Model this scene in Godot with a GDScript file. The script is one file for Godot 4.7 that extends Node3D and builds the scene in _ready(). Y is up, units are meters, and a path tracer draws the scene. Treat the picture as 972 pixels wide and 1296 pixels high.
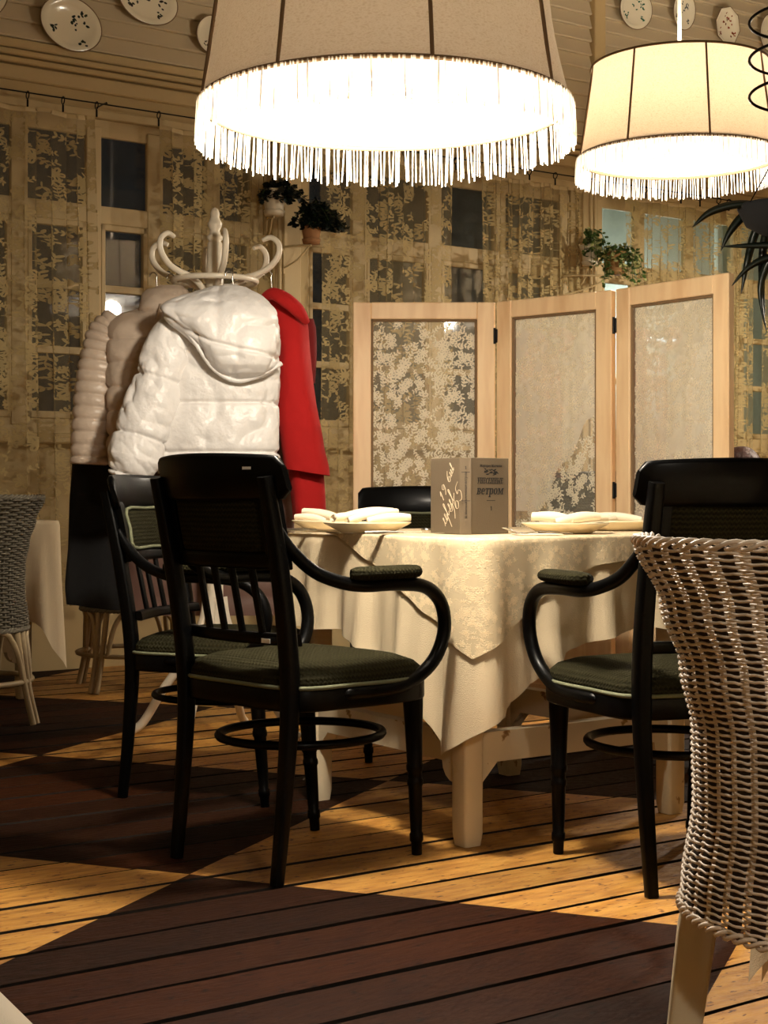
extends Node3D
# A restaurant room at night: a round-edged table with lace cloth, bentwood armchairs, a coat stand, a lace screen and fringed lamps.
# World: y up, metres; the camera looks along -Z. The window wall and the floor boards run obliquely (axes U along, N into the room).

const F := 1950.0          # focal length in pixels of a 972 x 1296 frame
const HZ := 626.0          # horizon row
const EYE := 0.86          # camera height
const YAW := 0.599
var U := Vector3(cos(YAW), 0, -sin(YAW))
var N := Vector3(sin(YAW), 0, cos(YAW))
var P0 := Vector3(-1.844, 0, -7.4)     # foot of the window wall at s = 0
var WT := Transform3D(Basis(Vector3.UP, YAW), Vector3(-1.844, 0, -7.4))
var M := {}
var names := {}
var rng := RandomNumberGenerator.new()

# ---------------------------------------------------------------- helpers: places
func at(x: float, y: float, z: float) -> Vector3:      # point of the room at depth z in the direction of a frame position
	return Vector3((x - 486.0) * z / F, EYE + (HZ - y) * z / F, -z)

func room(s: float, y: float, d: float) -> Vector3:    # along the window wall, up, out from it
	return P0 + U * s + N * d + Vector3.UP * y

func wall_at(x: float, y: float, d: float) -> Vector3: # point on the plane at distance d from the window wall
	var q := (x - 486.0) / F
	return at(x, y, (d + P0.dot(N)) / (q * N.x - N.z))

# ---------------------------------------------------------------- helpers: nodes
func numbered(n: String) -> String:
	if not names.has(n):
		names[n] = 0
		return n
	names[n] += 1
	return "%s_%03d" % [n, names[n]]

func tag(o, label := "", category := "", group := "", kind := ""):
	if label: o.set_meta("label", label)
	if category: o.set_meta("category", category)
	if group: o.set_meta("group", group)
	if kind: o.set_meta("kind", kind)
	return o

func thing(called: String, label: String, category: String, xf := Transform3D(), group := "", kind := ""):
	var o := Node3D.new()
	o.name = numbered(called)
	add_child(o)
	o.transform = xf
	return tag(o, label, category, group, kind)

func mi(called: String, s, m, parent = null, flat := false):
	var o := MeshInstance3D.new()
	if s is SurfaceTool:
		if not flat: s.generate_normals()
		s.set_material(m)
		o.mesh = s.commit()
	else:
		o.mesh = s
		if m: o.material_override = m
	if parent == null:
		o.name = numbered(called)
		add_child(o)
	else:
		o.name = called
		parent.add_child(o, true)
	return o

func dup(o, label := "", group := "", xf = null):
	var c = o.duplicate()
	var base: String = o.name
	var re := RegEx.create_from_string("_\\d{3}$")
	c.name = numbered(re.sub(base, ""))
	add_child(c)
	if xf != null: c.transform = xf
	if label: c.set_meta("label", label)
	if group: c.set_meta("group", group)
	return c

# ---------------------------------------------------------------- helpers: geometry
func st() -> SurfaceTool:
	var s := SurfaceTool.new()
	s.begin(Mesh.PRIMITIVE_TRIANGLES)
	return s

func poly(s, pts, out: Vector3, xf: Transform3D, off := Vector2.ZERO):
	s.set_smooth_group(-1)
	var n: Vector3 = (pts[0] - pts[2]).cross(pts[0] - pts[1])
	var p = pts.duplicate()
	if n.dot(out) < 0: p.reverse()
	var a := out.abs()
	for i in range(1, p.size() - 1):
		for v in [p[0], p[i], p[i + 1]]:
			var uv := Vector2(v.x, v.y)
			if a.x >= a.y and a.x >= a.z: uv = Vector2(v.z, v.y)
			elif a.y >= a.z: uv = Vector2(v.x, v.z)
			s.set_uv(uv + off)
			s.add_vertex(xf * v)

func box(s, size: Vector3, xf := Transform3D(), c := 0.0):
	var h := size / 2
	c = min(c, min(h.x, min(h.y, h.z)) * 0.9)
	var ax := [Vector3(1, 0, 0), Vector3(0, 1, 0), Vector3(0, 0, 1)]
	var cv = func(sg: Vector3, k: int) -> Vector3:
		var p := (h - Vector3.ONE * c)
		p[k] = h[k]
		return p * sg
	for k in 3:
		var i := (k + 1) % 3
		var j := (k + 2) % 3
		for sk in [-1.0, 1.0]:
			var q := []
			for e in [[-1, -1], [1, -1], [1, 1], [-1, 1]]:
				var sg := Vector3.ONE
				sg[k] = sk; sg[i] = e[0]; sg[j] = e[1]
				q.append(cv.call(sg, k))
			poly(s, q, ax[k] * sk, xf)
		if c > 0:
			for si in [-1.0, 1.0]:
				for sj in [-1.0, 1.0]:
					var a := Vector3.ONE
					a[i] = si; a[j] = sj; a[k] = 1
					var b := a
					b[k] = -1
					poly(s, [cv.call(a, i), cv.call(b, i), cv.call(b, j), cv.call(a, j)], ax[i] * si + ax[j] * sj, xf)
	if c > 0:
		for x in [-1.0, 1.0]:
			for y in [-1.0, 1.0]:
				for z in [-1.0, 1.0]:
					var g := Vector3(x, y, z)
					poly(s, [cv.call(g, 0), cv.call(g, 1), cv.call(g, 2)], g, xf)

func boxat(s, lo: Vector3, hi: Vector3, c := 0.0):
	box(s, hi - lo, Transform3D(Basis(), (lo + hi) / 2), c)

func grid(s, rows, closed := false, uv := Vector2.ONE, flip := false, uo := Vector2.ZERO):
	s.set_smooth_group(0)
	var m: int = rows.size()
	var n: int = rows[0].size()
	var nj: int = n if closed else n - 1
	for i in m - 1:
		for j in nj:
			var k: int = (j + 1) % n
			var v := [rows[i][j], rows[i][k], rows[i + 1][k], rows[i + 1][j]]
			var t := [Vector2(float(j) / nj, float(i) / (m - 1)), Vector2(float(j + 1) / nj, float(i) / (m - 1)), Vector2(float(j + 1) / nj, float(i + 1) / (m - 1)), Vector2(float(j) / nj, float(i + 1) / (m - 1))]
			for w in ([0, 2, 1, 0, 3, 2] if flip else [0, 1, 2, 0, 2, 3]):
				s.set_uv(t[w] * uv + uo)
				s.add_vertex(v[w])

func fan(s, ring, flip := false, bulge := Vector3.ZERO):
	s.set_smooth_group(-1)
	var c := Vector3.ZERO
	for p in ring: c += p
	c = c / ring.size() + bulge
	for j in ring.size():
		var k: int = (j + 1) % ring.size()
		for v in ([c, ring[k], ring[j]] if flip else [c, ring[j], ring[k]]):
			s.set_uv(Vector2(v.x, v.z))
			s.add_vertex(v)

func loft(s, rings, uv := Vector2.ONE, cap0 := true, cap1 := true, flip := false):
	grid(s, rings, true, uv, flip)
	if cap0: fan(s, rings[0], not flip)
	if cap1: fan(s, rings[-1], flip)

func lathe(s, prof, n := 32, xf := Transform3D(), uv := Vector2.ONE):   # prof: [radius, height] from outside bottom
	var rings := []
	for p in prof:
		var r := PackedVector3Array()
		for j in n:
			var a := TAU * j / n
			r.append(xf * Vector3(cos(a) * p[0], p[1], sin(a) * p[0]))
		rings.append(r)
	grid(s, rings, true, uv)

func spline(c, per := 6, closed := false) -> Array:
	var out := []
	var n: int = c.size()
	var last: int = n if closed else n - 1
	for i in last:
		var a = c[(i - 1 + n) % n] if closed or i > 0 else c[0]
		var b = c[i]
		var d = c[(i + 1) % n]
		var e = c[(i + 2) % n] if closed or i + 2 < n else c[n - 1]
		for k in per:
			var t := float(k) / per
			out.append(0.5 * ((2 * b) + (d - a) * t + (2 * a - 5 * b + 4 * d - e) * t * t + (3 * b - a - 3 * d + e) * t * t * t))
	if not closed: out.append(c[n - 1])
	return out

func lin(tbl, x: float) -> float:       # piecewise linear lookup in [[x, y], ...]
	if x <= tbl[0][0]: return tbl[0][1]
	for i in range(1, tbl.size()):
		if x <= tbl[i][0]:
			return lerpf(tbl[i - 1][1], tbl[i][1], (x - tbl[i - 1][0]) / (tbl[i][0] - tbl[i - 1][0]))
	return tbl[-1][1]

func smooth_tbl(tbl, x: float) -> float:
	if x <= tbl[0][0]: return tbl[0][1]
	for i in range(1, tbl.size()):
		if x <= tbl[i][0]:
			var t: float = (x - tbl[i - 1][0]) / (tbl[i][0] - tbl[i - 1][0])
			return lerpf(tbl[i - 1][1], tbl[i][1], t * t * (3 - 2 * t))
	return tbl[-1][1]

# a tube along points; r a number, or one radius per point (or [rx, ry] section)
func tube(s, pts, r, n := 8, closed := false, cap := true, uv := Vector2.ONE):
	var m: int = pts.size()
	var rings := []
	var u := Vector3.ZERO
	for i in m:
		var a = pts[(i - 1 + m) % m] if closed or i > 0 else pts[0]
		var b = pts[(i + 1) % m] if closed or i < m - 1 else pts[m - 1]
		var t: Vector3 = (b - a).normalized()
		if i == 0:
			u = (Vector3.UP if absf(t.y) < 0.9 else Vector3.RIGHT)
		u = (u - t * u.dot(t)).normalized()
		var w := t.cross(u)
		var rr: float = r[i] if r is Array else r
		var ring := PackedVector3Array()
		for j in n:
			var ph := TAU * j / n
			ring.append(pts[i] + (u * cos(ph) + w * sin(ph)) * rr)
		rings.append(ring)
	if closed: rings.append(rings[0])
	grid(s, rings, true, uv, true)
	if cap and not closed:
		fan(s, rings[0], false)
		fan(s, rings[-1], true)

# a bar of rounded-rectangle section along points; w across, h along `up`; numbers or arrays
func bar(s, pts, w, h, up := Vector3.UP, closed := false, cap := true, rnd := 0.3, uv := Vector2.ONE):
	var m: int = pts.size()
	var rings := []
	for i in m:
		var a = pts[(i - 1 + m) % m] if closed or i > 0 else pts[0]
		var b = pts[(i + 1) % m] if closed or i < m - 1 else pts[m - 1]
		var t: Vector3 = (b - a).normalized()
		var uu := (up - t * up.dot(t)).normalized()
		var sd := t.cross(uu)
		var ww: float = (w[i] if w is Array else w) * 0.5
		var hh: float = (h[i] if h is Array else h) * 0.5
		var c: float = minf(ww, hh) * rnd
		var ring := PackedVector3Array()
		for q in [[1, 0], [0, 1], [-1, 0], [0, -1]]:
			pass
		for e in [[ww, hh - c], [ww - c * 0.3, hh - c * 0.3], [ww - c, hh], [-ww + c, hh], [-ww + c * 0.3, hh - c * 0.3], [-ww, hh - c], [-ww, -hh + c], [-ww + c * 0.3, -hh + c * 0.3], [-ww + c, -hh], [ww - c, -hh], [ww - c * 0.3, -hh + c * 0.3], [ww, -hh + c]]:
			ring.append(pts[i] + sd * e[0] + uu * e[1])
		rings.append(ring)
	if closed: rings.append(rings[0])
	grid(s, rings, true, uv)
	if cap and not closed:
		fan(s, rings[0], true)
		fan(s, rings[-1], false)

func rot(axis: Vector3, a: float, p := Vector3.ZERO) -> Transform3D:
	return Transform3D(Basis(axis, a), p)

# surface nets over smoothly joined tapered capsules [a, b, ra, rb]
func nets(s, bones, k: float, cell: float):
	var lo := Vector3.ONE * 1e9
	var hi := -lo
	for b in bones:
		for e in [[b[0], b[2]], [b[1], b[3]]]:
			lo = lo.min(e[0] - Vector3.ONE * (e[1] + cell * 3))
			hi = hi.max(e[0] + Vector3.ONE * (e[1] + cell * 3))
	var nx := int((hi.x - lo.x) / cell) + 2
	var ny := int((hi.y - lo.y) / cell) + 2
	var nz := int((hi.z - lo.z) / cell) + 2
	var f := PackedFloat32Array()
	f.resize(nx * ny * nz)
	f.fill(1.0)
	for b in bones:
		var rm: float = maxf(b[2], b[3]) + k + cell * 2
		var l: Vector3 = b[0].min(b[1]) - Vector3.ONE * rm - lo
		var h: Vector3 = b[0].max(b[1]) + Vector3.ONE * rm - lo
		var ab: Vector3 = b[1] - b[0]
		var ll: float = maxf(ab.length_squared(), 1e-9)
		for z in range(maxi(0, int(l.z / cell)), mini(nz, int(h.z / cell) + 1)):
			for y in range(maxi(0, int(l.y / cell)), mini(ny, int(h.y / cell) + 1)):
				for x in range(maxi(0, int(l.x / cell)), mini(nx, int(h.x / cell) + 1)):
					var p: Vector3 = lo + Vector3(x, y, z) * cell - b[0]
					var t: float = clampf(p.dot(ab) / ll, 0, 1)
					var d: float = (p - ab * t).length() - lerpf(b[2], b[3], t)
					var i := (z * ny + y) * nx + x
					var o := f[i]
					var hh: float = maxf(k - absf(o - d), 0.0) / k
					f[i] = minf(o, d) - hh * hh * k * 0.25
	var idx := {}
	var off := [0, 1, nx, nx + 1, nx * ny, nx * ny + 1, nx * ny + nx, nx * ny + nx + 1]
	var cs := []
	for q in 8: cs.append(Vector3(q & 1, (q >> 1) & 1, q >> 2))
	for z in nz - 1:
		for y in ny - 1:
			for x in nx - 1:
				var i := (z * ny + y) * nx + x
				var mask := 0
				for q in 8:
					if f[i + off[q]] < 0: mask |= 1 << q
				if mask == 0 or mask == 255: continue
				var c := Vector3.ZERO
				var n := 0
				for q in 8:
					for e in [1, 2, 4]:
						if q & e: continue
						var r: int = q | e
						var fa := f[i + off[q]]
						var fb := f[i + off[r]]
						if (fa < 0) != (fb < 0):
							c += cs[q].lerp(cs[r], fa / (fa - fb))
							n += 1
				idx[i] = lo + (Vector3(x, y, z) + c / n) * cell
	s.set_smooth_group(0)
	var st3 := [1, nx, nx * ny]
	for i in idx:
		for a in 3:
			var b1: int = st3[(a + 1) % 3]
			var b2: int = st3[(a + 2) % 3]
			var fa := f[i]
			var fb := f[i + st3[a]]
			if (fa < 0) == (fb < 0): continue
			if not (idx.has(i - b1) and idx.has(i - b2) and idx.has(i - b1 - b2)): continue
			var q := [idx[i], idx[i - b1], idx[i - b1 - b2], idx[i - b2]]
			if fa < 0: q.reverse()
			for v in [0, 1, 2, 0, 2, 3]: s.add_vertex(q[v])

# ---------------------------------------------------------------- helpers: materials
func mat(c: Color, rough := 0.7, more := {}) -> StandardMaterial3D:
	var m := StandardMaterial3D.new()
	m.albedo_color = c
	m.roughness = rough
	for k in more: m.set(k, more[k])
	return m

func noise_tex(seed_: int, freq: float, ramp, size := 512, oct := 4, normal := 0.0, kind := FastNoiseLite.TYPE_SIMPLEX_SMOOTH) -> NoiseTexture2D:
	var n := FastNoiseLite.new()
	n.seed = seed_
	n.noise_type = kind
	n.frequency = freq
	n.fractal_octaves = oct
	var t := NoiseTexture2D.new()
	t.width = size
	t.height = size
	t.seamless = true
	t.noise = n
	if normal > 0:
		t.as_normal_map = true
		t.bump_strength = normal
	elif ramp != null:
		var g := Gradient.new()
		g.offsets = PackedFloat32Array(ramp[0])
		g.colors = PackedColorArray(ramp[1])
		t.color_ramp = g
	return t

func spot(im: Image, cx: float, cy: float, rx: float, ry: float, ang: float, c: Color, soft := false):
	var w := im.get_width()
	var h := im.get_height()
	var r := int(ceil(maxf(rx, ry))) + 1
	var ca := cos(ang)
	var sa := sin(ang)
	for y in range(int(cy) - r, int(cy) + r + 1):
		for x in range(int(cx) - r, int(cx) + r + 1):
			var dx := x - cx
			var dy := y - cy
			var a := (dx * ca + dy * sa) / rx
			var b := (-dx * sa + dy * ca) / ry
			var q := a * a + b * b
			if q < 1.0:
				if soft: im.set_pixel(posmod(x, w), posmod(y, h), im.get_pixel(posmod(x, w), posmod(y, h)).lerp(c, 1.0 - q))
				else: im.set_pixel(posmod(x, w), posmod(y, h), c)

func flower(im: Image, x: float, y: float, r: float, c: Color, hole: Color):
	var n := rng.randi_range(5, 7)
	var a0 := rng.randf() * TAU
	for i in n:
		var a := a0 + TAU * i / n
		spot(im, x + cos(a) * r * 0.6, y + sin(a) * r * 0.6, r * 0.46, r * 0.3, a, c)
	for i in n:
		var a := a0 + TAU * i / n
		spot(im, x + cos(a) * r * 0.6, y + sin(a) * r * 0.6, r * 0.2, r * 0.06, a, hole)
	spot(im, x, y, r * 0.22, r * 0.22, 0, c)

func sprig(im: Image, x: float, y: float, ang: float, n: int, l: float, c: Color):
	var p := Vector2(x, y)
	for i in n:
		var d := Vector2(cos(ang), sin(ang))
		spot(im, p.x + d.x * l * 0.5, p.y + d.y * l * 0.5, l * 0.6, maxf(1.1, l * 0.09), ang, c)
		p += d * l
		for sgn in [-1.0, 1.0]:
			var b: float = ang + sgn * 0.9
			spot(im, p.x + cos(b) * l * 0.5, p.y + sin(b) * l * 0.5, l * 0.52, l * 0.24, b, c)
		ang += rng.randf_range(-0.5, 0.5)

func lace_image(w: int, h: int, ground: float, motif: float, n: int, r0: float, r1: float, sprigs: int) -> Image:
	var im := Image.create(w, h, false, Image.FORMAT_RGBA8)
	im.fill(Color(1, 1, 1, ground))
	var c := Color(1, 1, 1, motif)
	var hole := Color(1, 1, 1, ground)
	for i in sprigs:
		sprig(im, rng.randf() * w, rng.randf() * h, rng.randf() * TAU, rng.randi_range(2, 5), rng.randf_range(r0, r1) * 0.55, c)
	for i in n:
		flower(im, rng.randf() * w, rng.randf() * h, rng.randf_range(r0, r1), c, hole)
	return im

func tex(im: Image) -> ImageTexture:
	return ImageTexture.create_from_image(im)

# ================================================================ the scene
func _ready():
	rng.seed = 7
	# camera: level, lens shifted a little so that verticals stay vertical
	var cam := Camera3D.new()
	cam.name = "camera"
	add_child(cam)
	cam.position = Vector3(0, EYE, 0)
	cam.set_frustum(0.05 * 1296.0 / F, Vector2(0, -(648.0 - HZ) / F * 0.05), 0.05, 60.0)
	cam.current = true
	# night outside; nearly no sky light
	var we := WorldEnvironment.new()
	we.name = "night"
	var e := Environment.new()
	e.background_mode = Environment.BG_COLOR
	e.background_color = Color(0.02, 0.03, 0.045)
	e.tonemap_mode = Environment.TONE_MAPPER_LINEAR
	e.tonemap_exposure = 1.0
	e.sdfgi_enabled = true
	e.ssao_enabled = true
	e.ssil_enabled = true
	we.environment = e
	add_child(we)
	materials()
	# lamps: [shade bottom centre, turn, light below, light inside]
	lamps()
	# the room
	floor_boards()
	room_shell()
	window_wall()
	outside()
	# furniture and things
	dining_table()
	armchairs()
	wicker_chairs()
	side_tables()
	screen()
	table_setting()
	coat_stand()
	coats()
	curtains()
	wall_plates()
	plants()
	seated_child()

func materials():
	M.wall = mat(Color(0.72, 0.63, 0.45), 0.75)
	M.frame = mat(Color(0.76, 0.67, 0.49), 0.55)
	M.siding = mat(Color(0.78, 0.72, 0.60), 0.6)
	M.ceil = mat(Color(0.5, 0.44, 0.34), 0.8)
	M.gap = mat(Color(0.05, 0.035, 0.02), 0.9)
	M.pane = mat(Color(0.6, 0.65, 0.65, 0.05), 0.03, {"transparency": BaseMaterial3D.TRANSPARENCY_ALPHA})
	M.black_metal = mat(Color(0.03, 0.03, 0.03), 0.45, {"metallic": 0.6})
	M.steel = mat(Color(0.75, 0.74, 0.72), 0.25, {"metallic": 1.0})
	# floor boards
	var grain := noise_tex(3, 0.012, [[0.0, 0.35, 0.55, 0.8, 1.0], [Color(0.6, 0.45, 0.24), Color(0.72, 0.55, 0.29), Color(0.78, 0.62, 0.34), Color(0.83, 0.68, 0.4), Color(0.76, 0.6, 0.34)]], 512, 5)
	var wear := noise_tex(11, 0.035, [[0.0, 0.15, 0.24, 1.0], [Color(0.26, 0.18, 0.11), Color(0.55, 0.42, 0.3), Color(1, 1, 1), Color(1, 1, 1)]], 512, 5)
	var bump := noise_tex(5, 0.03, null, 512, 5, 5.0)
	M.wood = []
	M.paint = []
	for i in 4:
		var f: float = [0.95, 1.1, 0.85, 1.02][i]
		var w := mat(Color(0.93 * f, 0.85 * f, 0.72 * f), 0.55, {"albedo_texture": grain, "uv1_scale": Vector3(0.9, 4.5, 1), "detail_enabled": true, "detail_albedo": wear, "detail_blend_mode": BaseMaterial3D.BLEND_MODE_MUL, "normal_enabled": true, "normal_texture": bump, "normal_scale": 0.5})
		w.detail_uv_layer = BaseMaterial3D.DETAIL_UV_2
		w.uv2_scale = Vector3(1.1, 2.6, 1)
		M.wood.append(w)
		var p := w.duplicate()
		f = [0.85, 1.2, 0.75, 1.05][i]
		p.albedo_color = Color(0.215 * f, 0.13 * f, 0.078 * f)
		p.roughness = 0.72
		p.metallic_specular = 0.22
		M.paint.append(p)
	M.board_side = mat(Color(0.07, 0.045, 0.025), 0.9)
	# cloth
	var weave := noise_tex(21, 0.2, null, 256, 2, 4.0)
	M.cloth = mat(Color(0.86, 0.79, 0.66), 0.9, {"normal_enabled": true, "normal_texture": weave, "normal_scale": 0.35, "uv1_triplanar": true, "uv1_scale": Vector3.ONE * 6, "backlight_enabled": true, "backlight": Color(0.25, 0.23, 0.2)})
	M.napkin = mat(Color(0.88, 0.83, 0.74), 0.85, {"normal_enabled": true, "normal_texture": weave, "normal_scale": 0.3, "uv1_triplanar": true, "uv1_scale": Vector3.ONE * 12})
	var li := lace_image(512, 512, 0.35, 1.0, 60, 16, 26, 90)
	var lb := Image.create(512, 512, false, Image.FORMAT_RGBA8)
	for y in 512:
		for x in 512:
			var a := li.get_pixel(x, y).a
			var v := 0.8 + 0.2 * a
			lb.set_pixel(x, y, Color(v, v * 0.985, v * 0.95))
	M.lace_over = mat(Color(0.93, 0.86, 0.73), 0.9, {"albedo_texture": tex(lb), "heightmap_enabled": false, "uv1_triplanar": true, "uv1_scale": Vector3.ONE * 4.5, "backlight_enabled": true, "backlight": Color(0.25, 0.23, 0.2)})
	M.lace_over.normal_enabled = true
	var ln := li.duplicate()
	for y in 512:
		for x in 512:
			var a := li.get_pixel(x, y).a
			ln.set_pixel(x, y, Color(a, a, a))
	ln.bump_map_to_normal_map(3.0)
	M.lace_over.normal_texture = tex(ln)
	M.lace_over.normal_scale = 1.6
	# screen lace: white motifs, open mesh between
	M.screen_lace = mat(Color(0.93, 0.89, 0.8), 0.85, {"albedo_texture": tex(lace_image(512, 512, 0.2, 0.97, 22, 28, 40, 95)), "transparency": BaseMaterial3D.TRANSPARENCY_ALPHA, "backlight_enabled": true, "backlight": Color(0.6, 0.58, 0.5)})
	M.net = mat(Color(0.95, 0.92, 0.86, 0.72), 0.9, {"transparency": BaseMaterial3D.TRANSPARENCY_ALPHA, "backlight_enabled": true, "backlight": Color(0.5, 0.48, 0.42)})  # pale net stands in for haze reflected in the glass
	# window lace: bigger sprays of leaves on a thin net
	var ci := lace_image(512, 1024, 0.2, 0.88, 36, 20, 34, 300)
	M.curtain = mat(Color(0.72, 0.64, 0.45), 0.9, {"albedo_texture": tex(ci), "transparency": BaseMaterial3D.TRANSPARENCY_ALPHA, "backlight_enabled": true, "backlight": Color(0.7, 0.66, 0.55)})
	# chairs
	M.ebony = mat(Color(0.006, 0.007, 0.009), 0.42, {"metallic_specular": 0.22, "clearcoat_enabled": true, "clearcoat": 0.07, "clearcoat_roughness": 0.2})
	var rib := Image.create(64, 64, false, Image.FORMAT_RGBA8)
	for y in 64:
		for x in 64:
			var v := 0.5 + 0.5 * sin(TAU * (y + 2.5 * sin(TAU * x / 16.0)) / 16.0) * (0.7 + 0.3 * sin(TAU * x / 8.0))
			rib.set_pixel(x, y, Color(v, v, v))
	var rc := Image.create(64, 64, false, Image.FORMAT_RGBA8)
	for y in 64:
		for x in 64:
			var v := 0.55 + 0.45 * rib.get_pixel(x, y).r
			rc.set_pixel(x, y, Color(v, v, v * 0.95))
	rib.bump_map_to_normal_map(3.0)
	M.olive = mat(Color(0.185, 0.175, 0.12), 0.9, {"albedo_texture": tex(rc), "normal_enabled": true, "normal_texture": tex(rib), "normal_scale": 1.2, "metallic_specular": 0.15, "uv1_triplanar": true, "uv1_scale": Vector3.ONE * 22})
	M.piping = mat(Color(0.40, 0.41, 0.31), 0.8)
	M.white_sticker = mat(Color(0.9, 0.9, 0.88), 0.6)
	M.wicker = mat(Color(0.97, 0.91, 0.84), 0.5)
	M.wicker_core = mat(Color(0.20, 0.14, 0.10), 0.7)  # dark brown of the stakes also stands in for shade in the weave gaps
	M.wicker_grey = mat(Color(0.36, 0.33, 0.27), 0.7)
	M.rattan = mat(Color(0.62, 0.54, 0.4), 0.5)
	var chip := noise_tex(31, 0.015, [[0.0, 0.12, 0.16, 1.0], [Color(0.5, 0.38, 0.25), Color(0.7, 0.6, 0.45), Color(1, 1, 1), Color(1, 1, 1)]], 256, 5)
	M.old_white = mat(Color(0.85, 0.79, 0.67), 0.55, {"albedo_texture": chip, "uv1_triplanar": true, "uv1_scale": Vector3.ONE * 2.5})
	M.stand_white = mat(Color(0.9, 0.86, 0.78), 0.35)
	var pine := noise_tex(41, 0.01, [[0.0, 0.5, 1.0], [Color(0.93, 0.86, 0.76), Color(1, 0.97, 0.9), Color(0.95, 0.89, 0.8)]], 256, 4)
	M.screen_wood = mat(Color(0.97, 0.87, 0.74), 0.5, {"albedo_texture": pine, "uv1_triplanar": true, "uv1_scale": Vector3(4, 0.6, 4)})
	# clothes
	var crease := noise_tex(51, 0.018, null, 512, 4, 6.0)
	M.white_coat = mat(Color(0.92, 0.91, 0.90), 0.38, {"normal_enabled": true, "normal_texture": crease, "normal_scale": 0.7, "uv1_triplanar": true, "uv1_scale": Vector3.ONE * 2.2})
	M.beige_coat = mat(Color(0.78, 0.71, 0.64), 0.35, {"normal_enabled": true, "normal_texture": crease, "normal_scale": 0.5, "uv1_triplanar": true, "uv1_scale": Vector3.ONE * 3})
	M.red_coat = mat(Color(0.66, 0.03, 0.03), 0.9, {"rim_enabled": true, "rim": 0.4, "rim_tint": 0.7, "normal_enabled": true, "normal_texture": weave, "normal_scale": 0.3, "uv1_triplanar": true, "uv1_scale": Vector3.ONE * 8})
	M.dark_red = mat(Color(0.42, 0.03, 0.04), 0.9)
	M.black_cloth = mat(Color(0.025, 0.026, 0.032), 0.95)
	M.pink_quilt = mat(Color(0.42, 0.31, 0.27), 0.5)
	# lamps
	var linen := noise_tex(61, 0.06, [[0.0, 0.5, 1.0], [Color(0.9, 0.87, 0.82), Color(1, 1, 1), Color(0.92, 0.9, 0.86)]], 256, 3)
	M.shade = mat(Color(0.93, 0.89, 0.83), 0.9, {"albedo_texture": linen, "uv1_scale": Vector3(10, 3, 1), "backlight_enabled": true, "backlight": Color(0.48, 0.455, 0.415)})
	M.shade_trim = mat(Color(0.5, 0.4, 0.28), 0.8)
	M.fringe = mat(Color(0.97, 0.95, 0.92), 0.8, {"backlight_enabled": true, "backlight": Color(0.9, 0.88, 0.85)})
	M.diffuser = mat(Color(0.95, 0.94, 0.92), 0.8, {"emission_enabled": true, "emission": Color(1.0, 0.98, 0.97), "emission_energy_multiplier": 1.1})
	M.cord = mat(Color(0.9, 0.88, 0.84), 0.6)
	# tableware, plants
	M.china = mat(Color(0.93, 0.87, 0.74), 0.18)
	M.leaf = mat(Color(0.24, 0.33, 0.15), 0.45, {"backlight_enabled": true, "backlight": Color(0.2, 0.3, 0.08)})
	M.pale_leaf = mat(Color(0.66, 0.66, 0.44), 0.5, {"backlight_enabled": true, "backlight": Color(0.2, 0.3, 0.08)})
	M.dark_leaf = mat(Color(0.04, 0.075, 0.045), 0.4)
	M.terracotta = mat(Color(0.6, 0.42, 0.26), 0.85)
	M.basket = mat(Color(0.55, 0.4, 0.22), 0.8)
	M.white_pot = mat(Color(0.85, 0.8, 0.7), 0.4)

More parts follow.
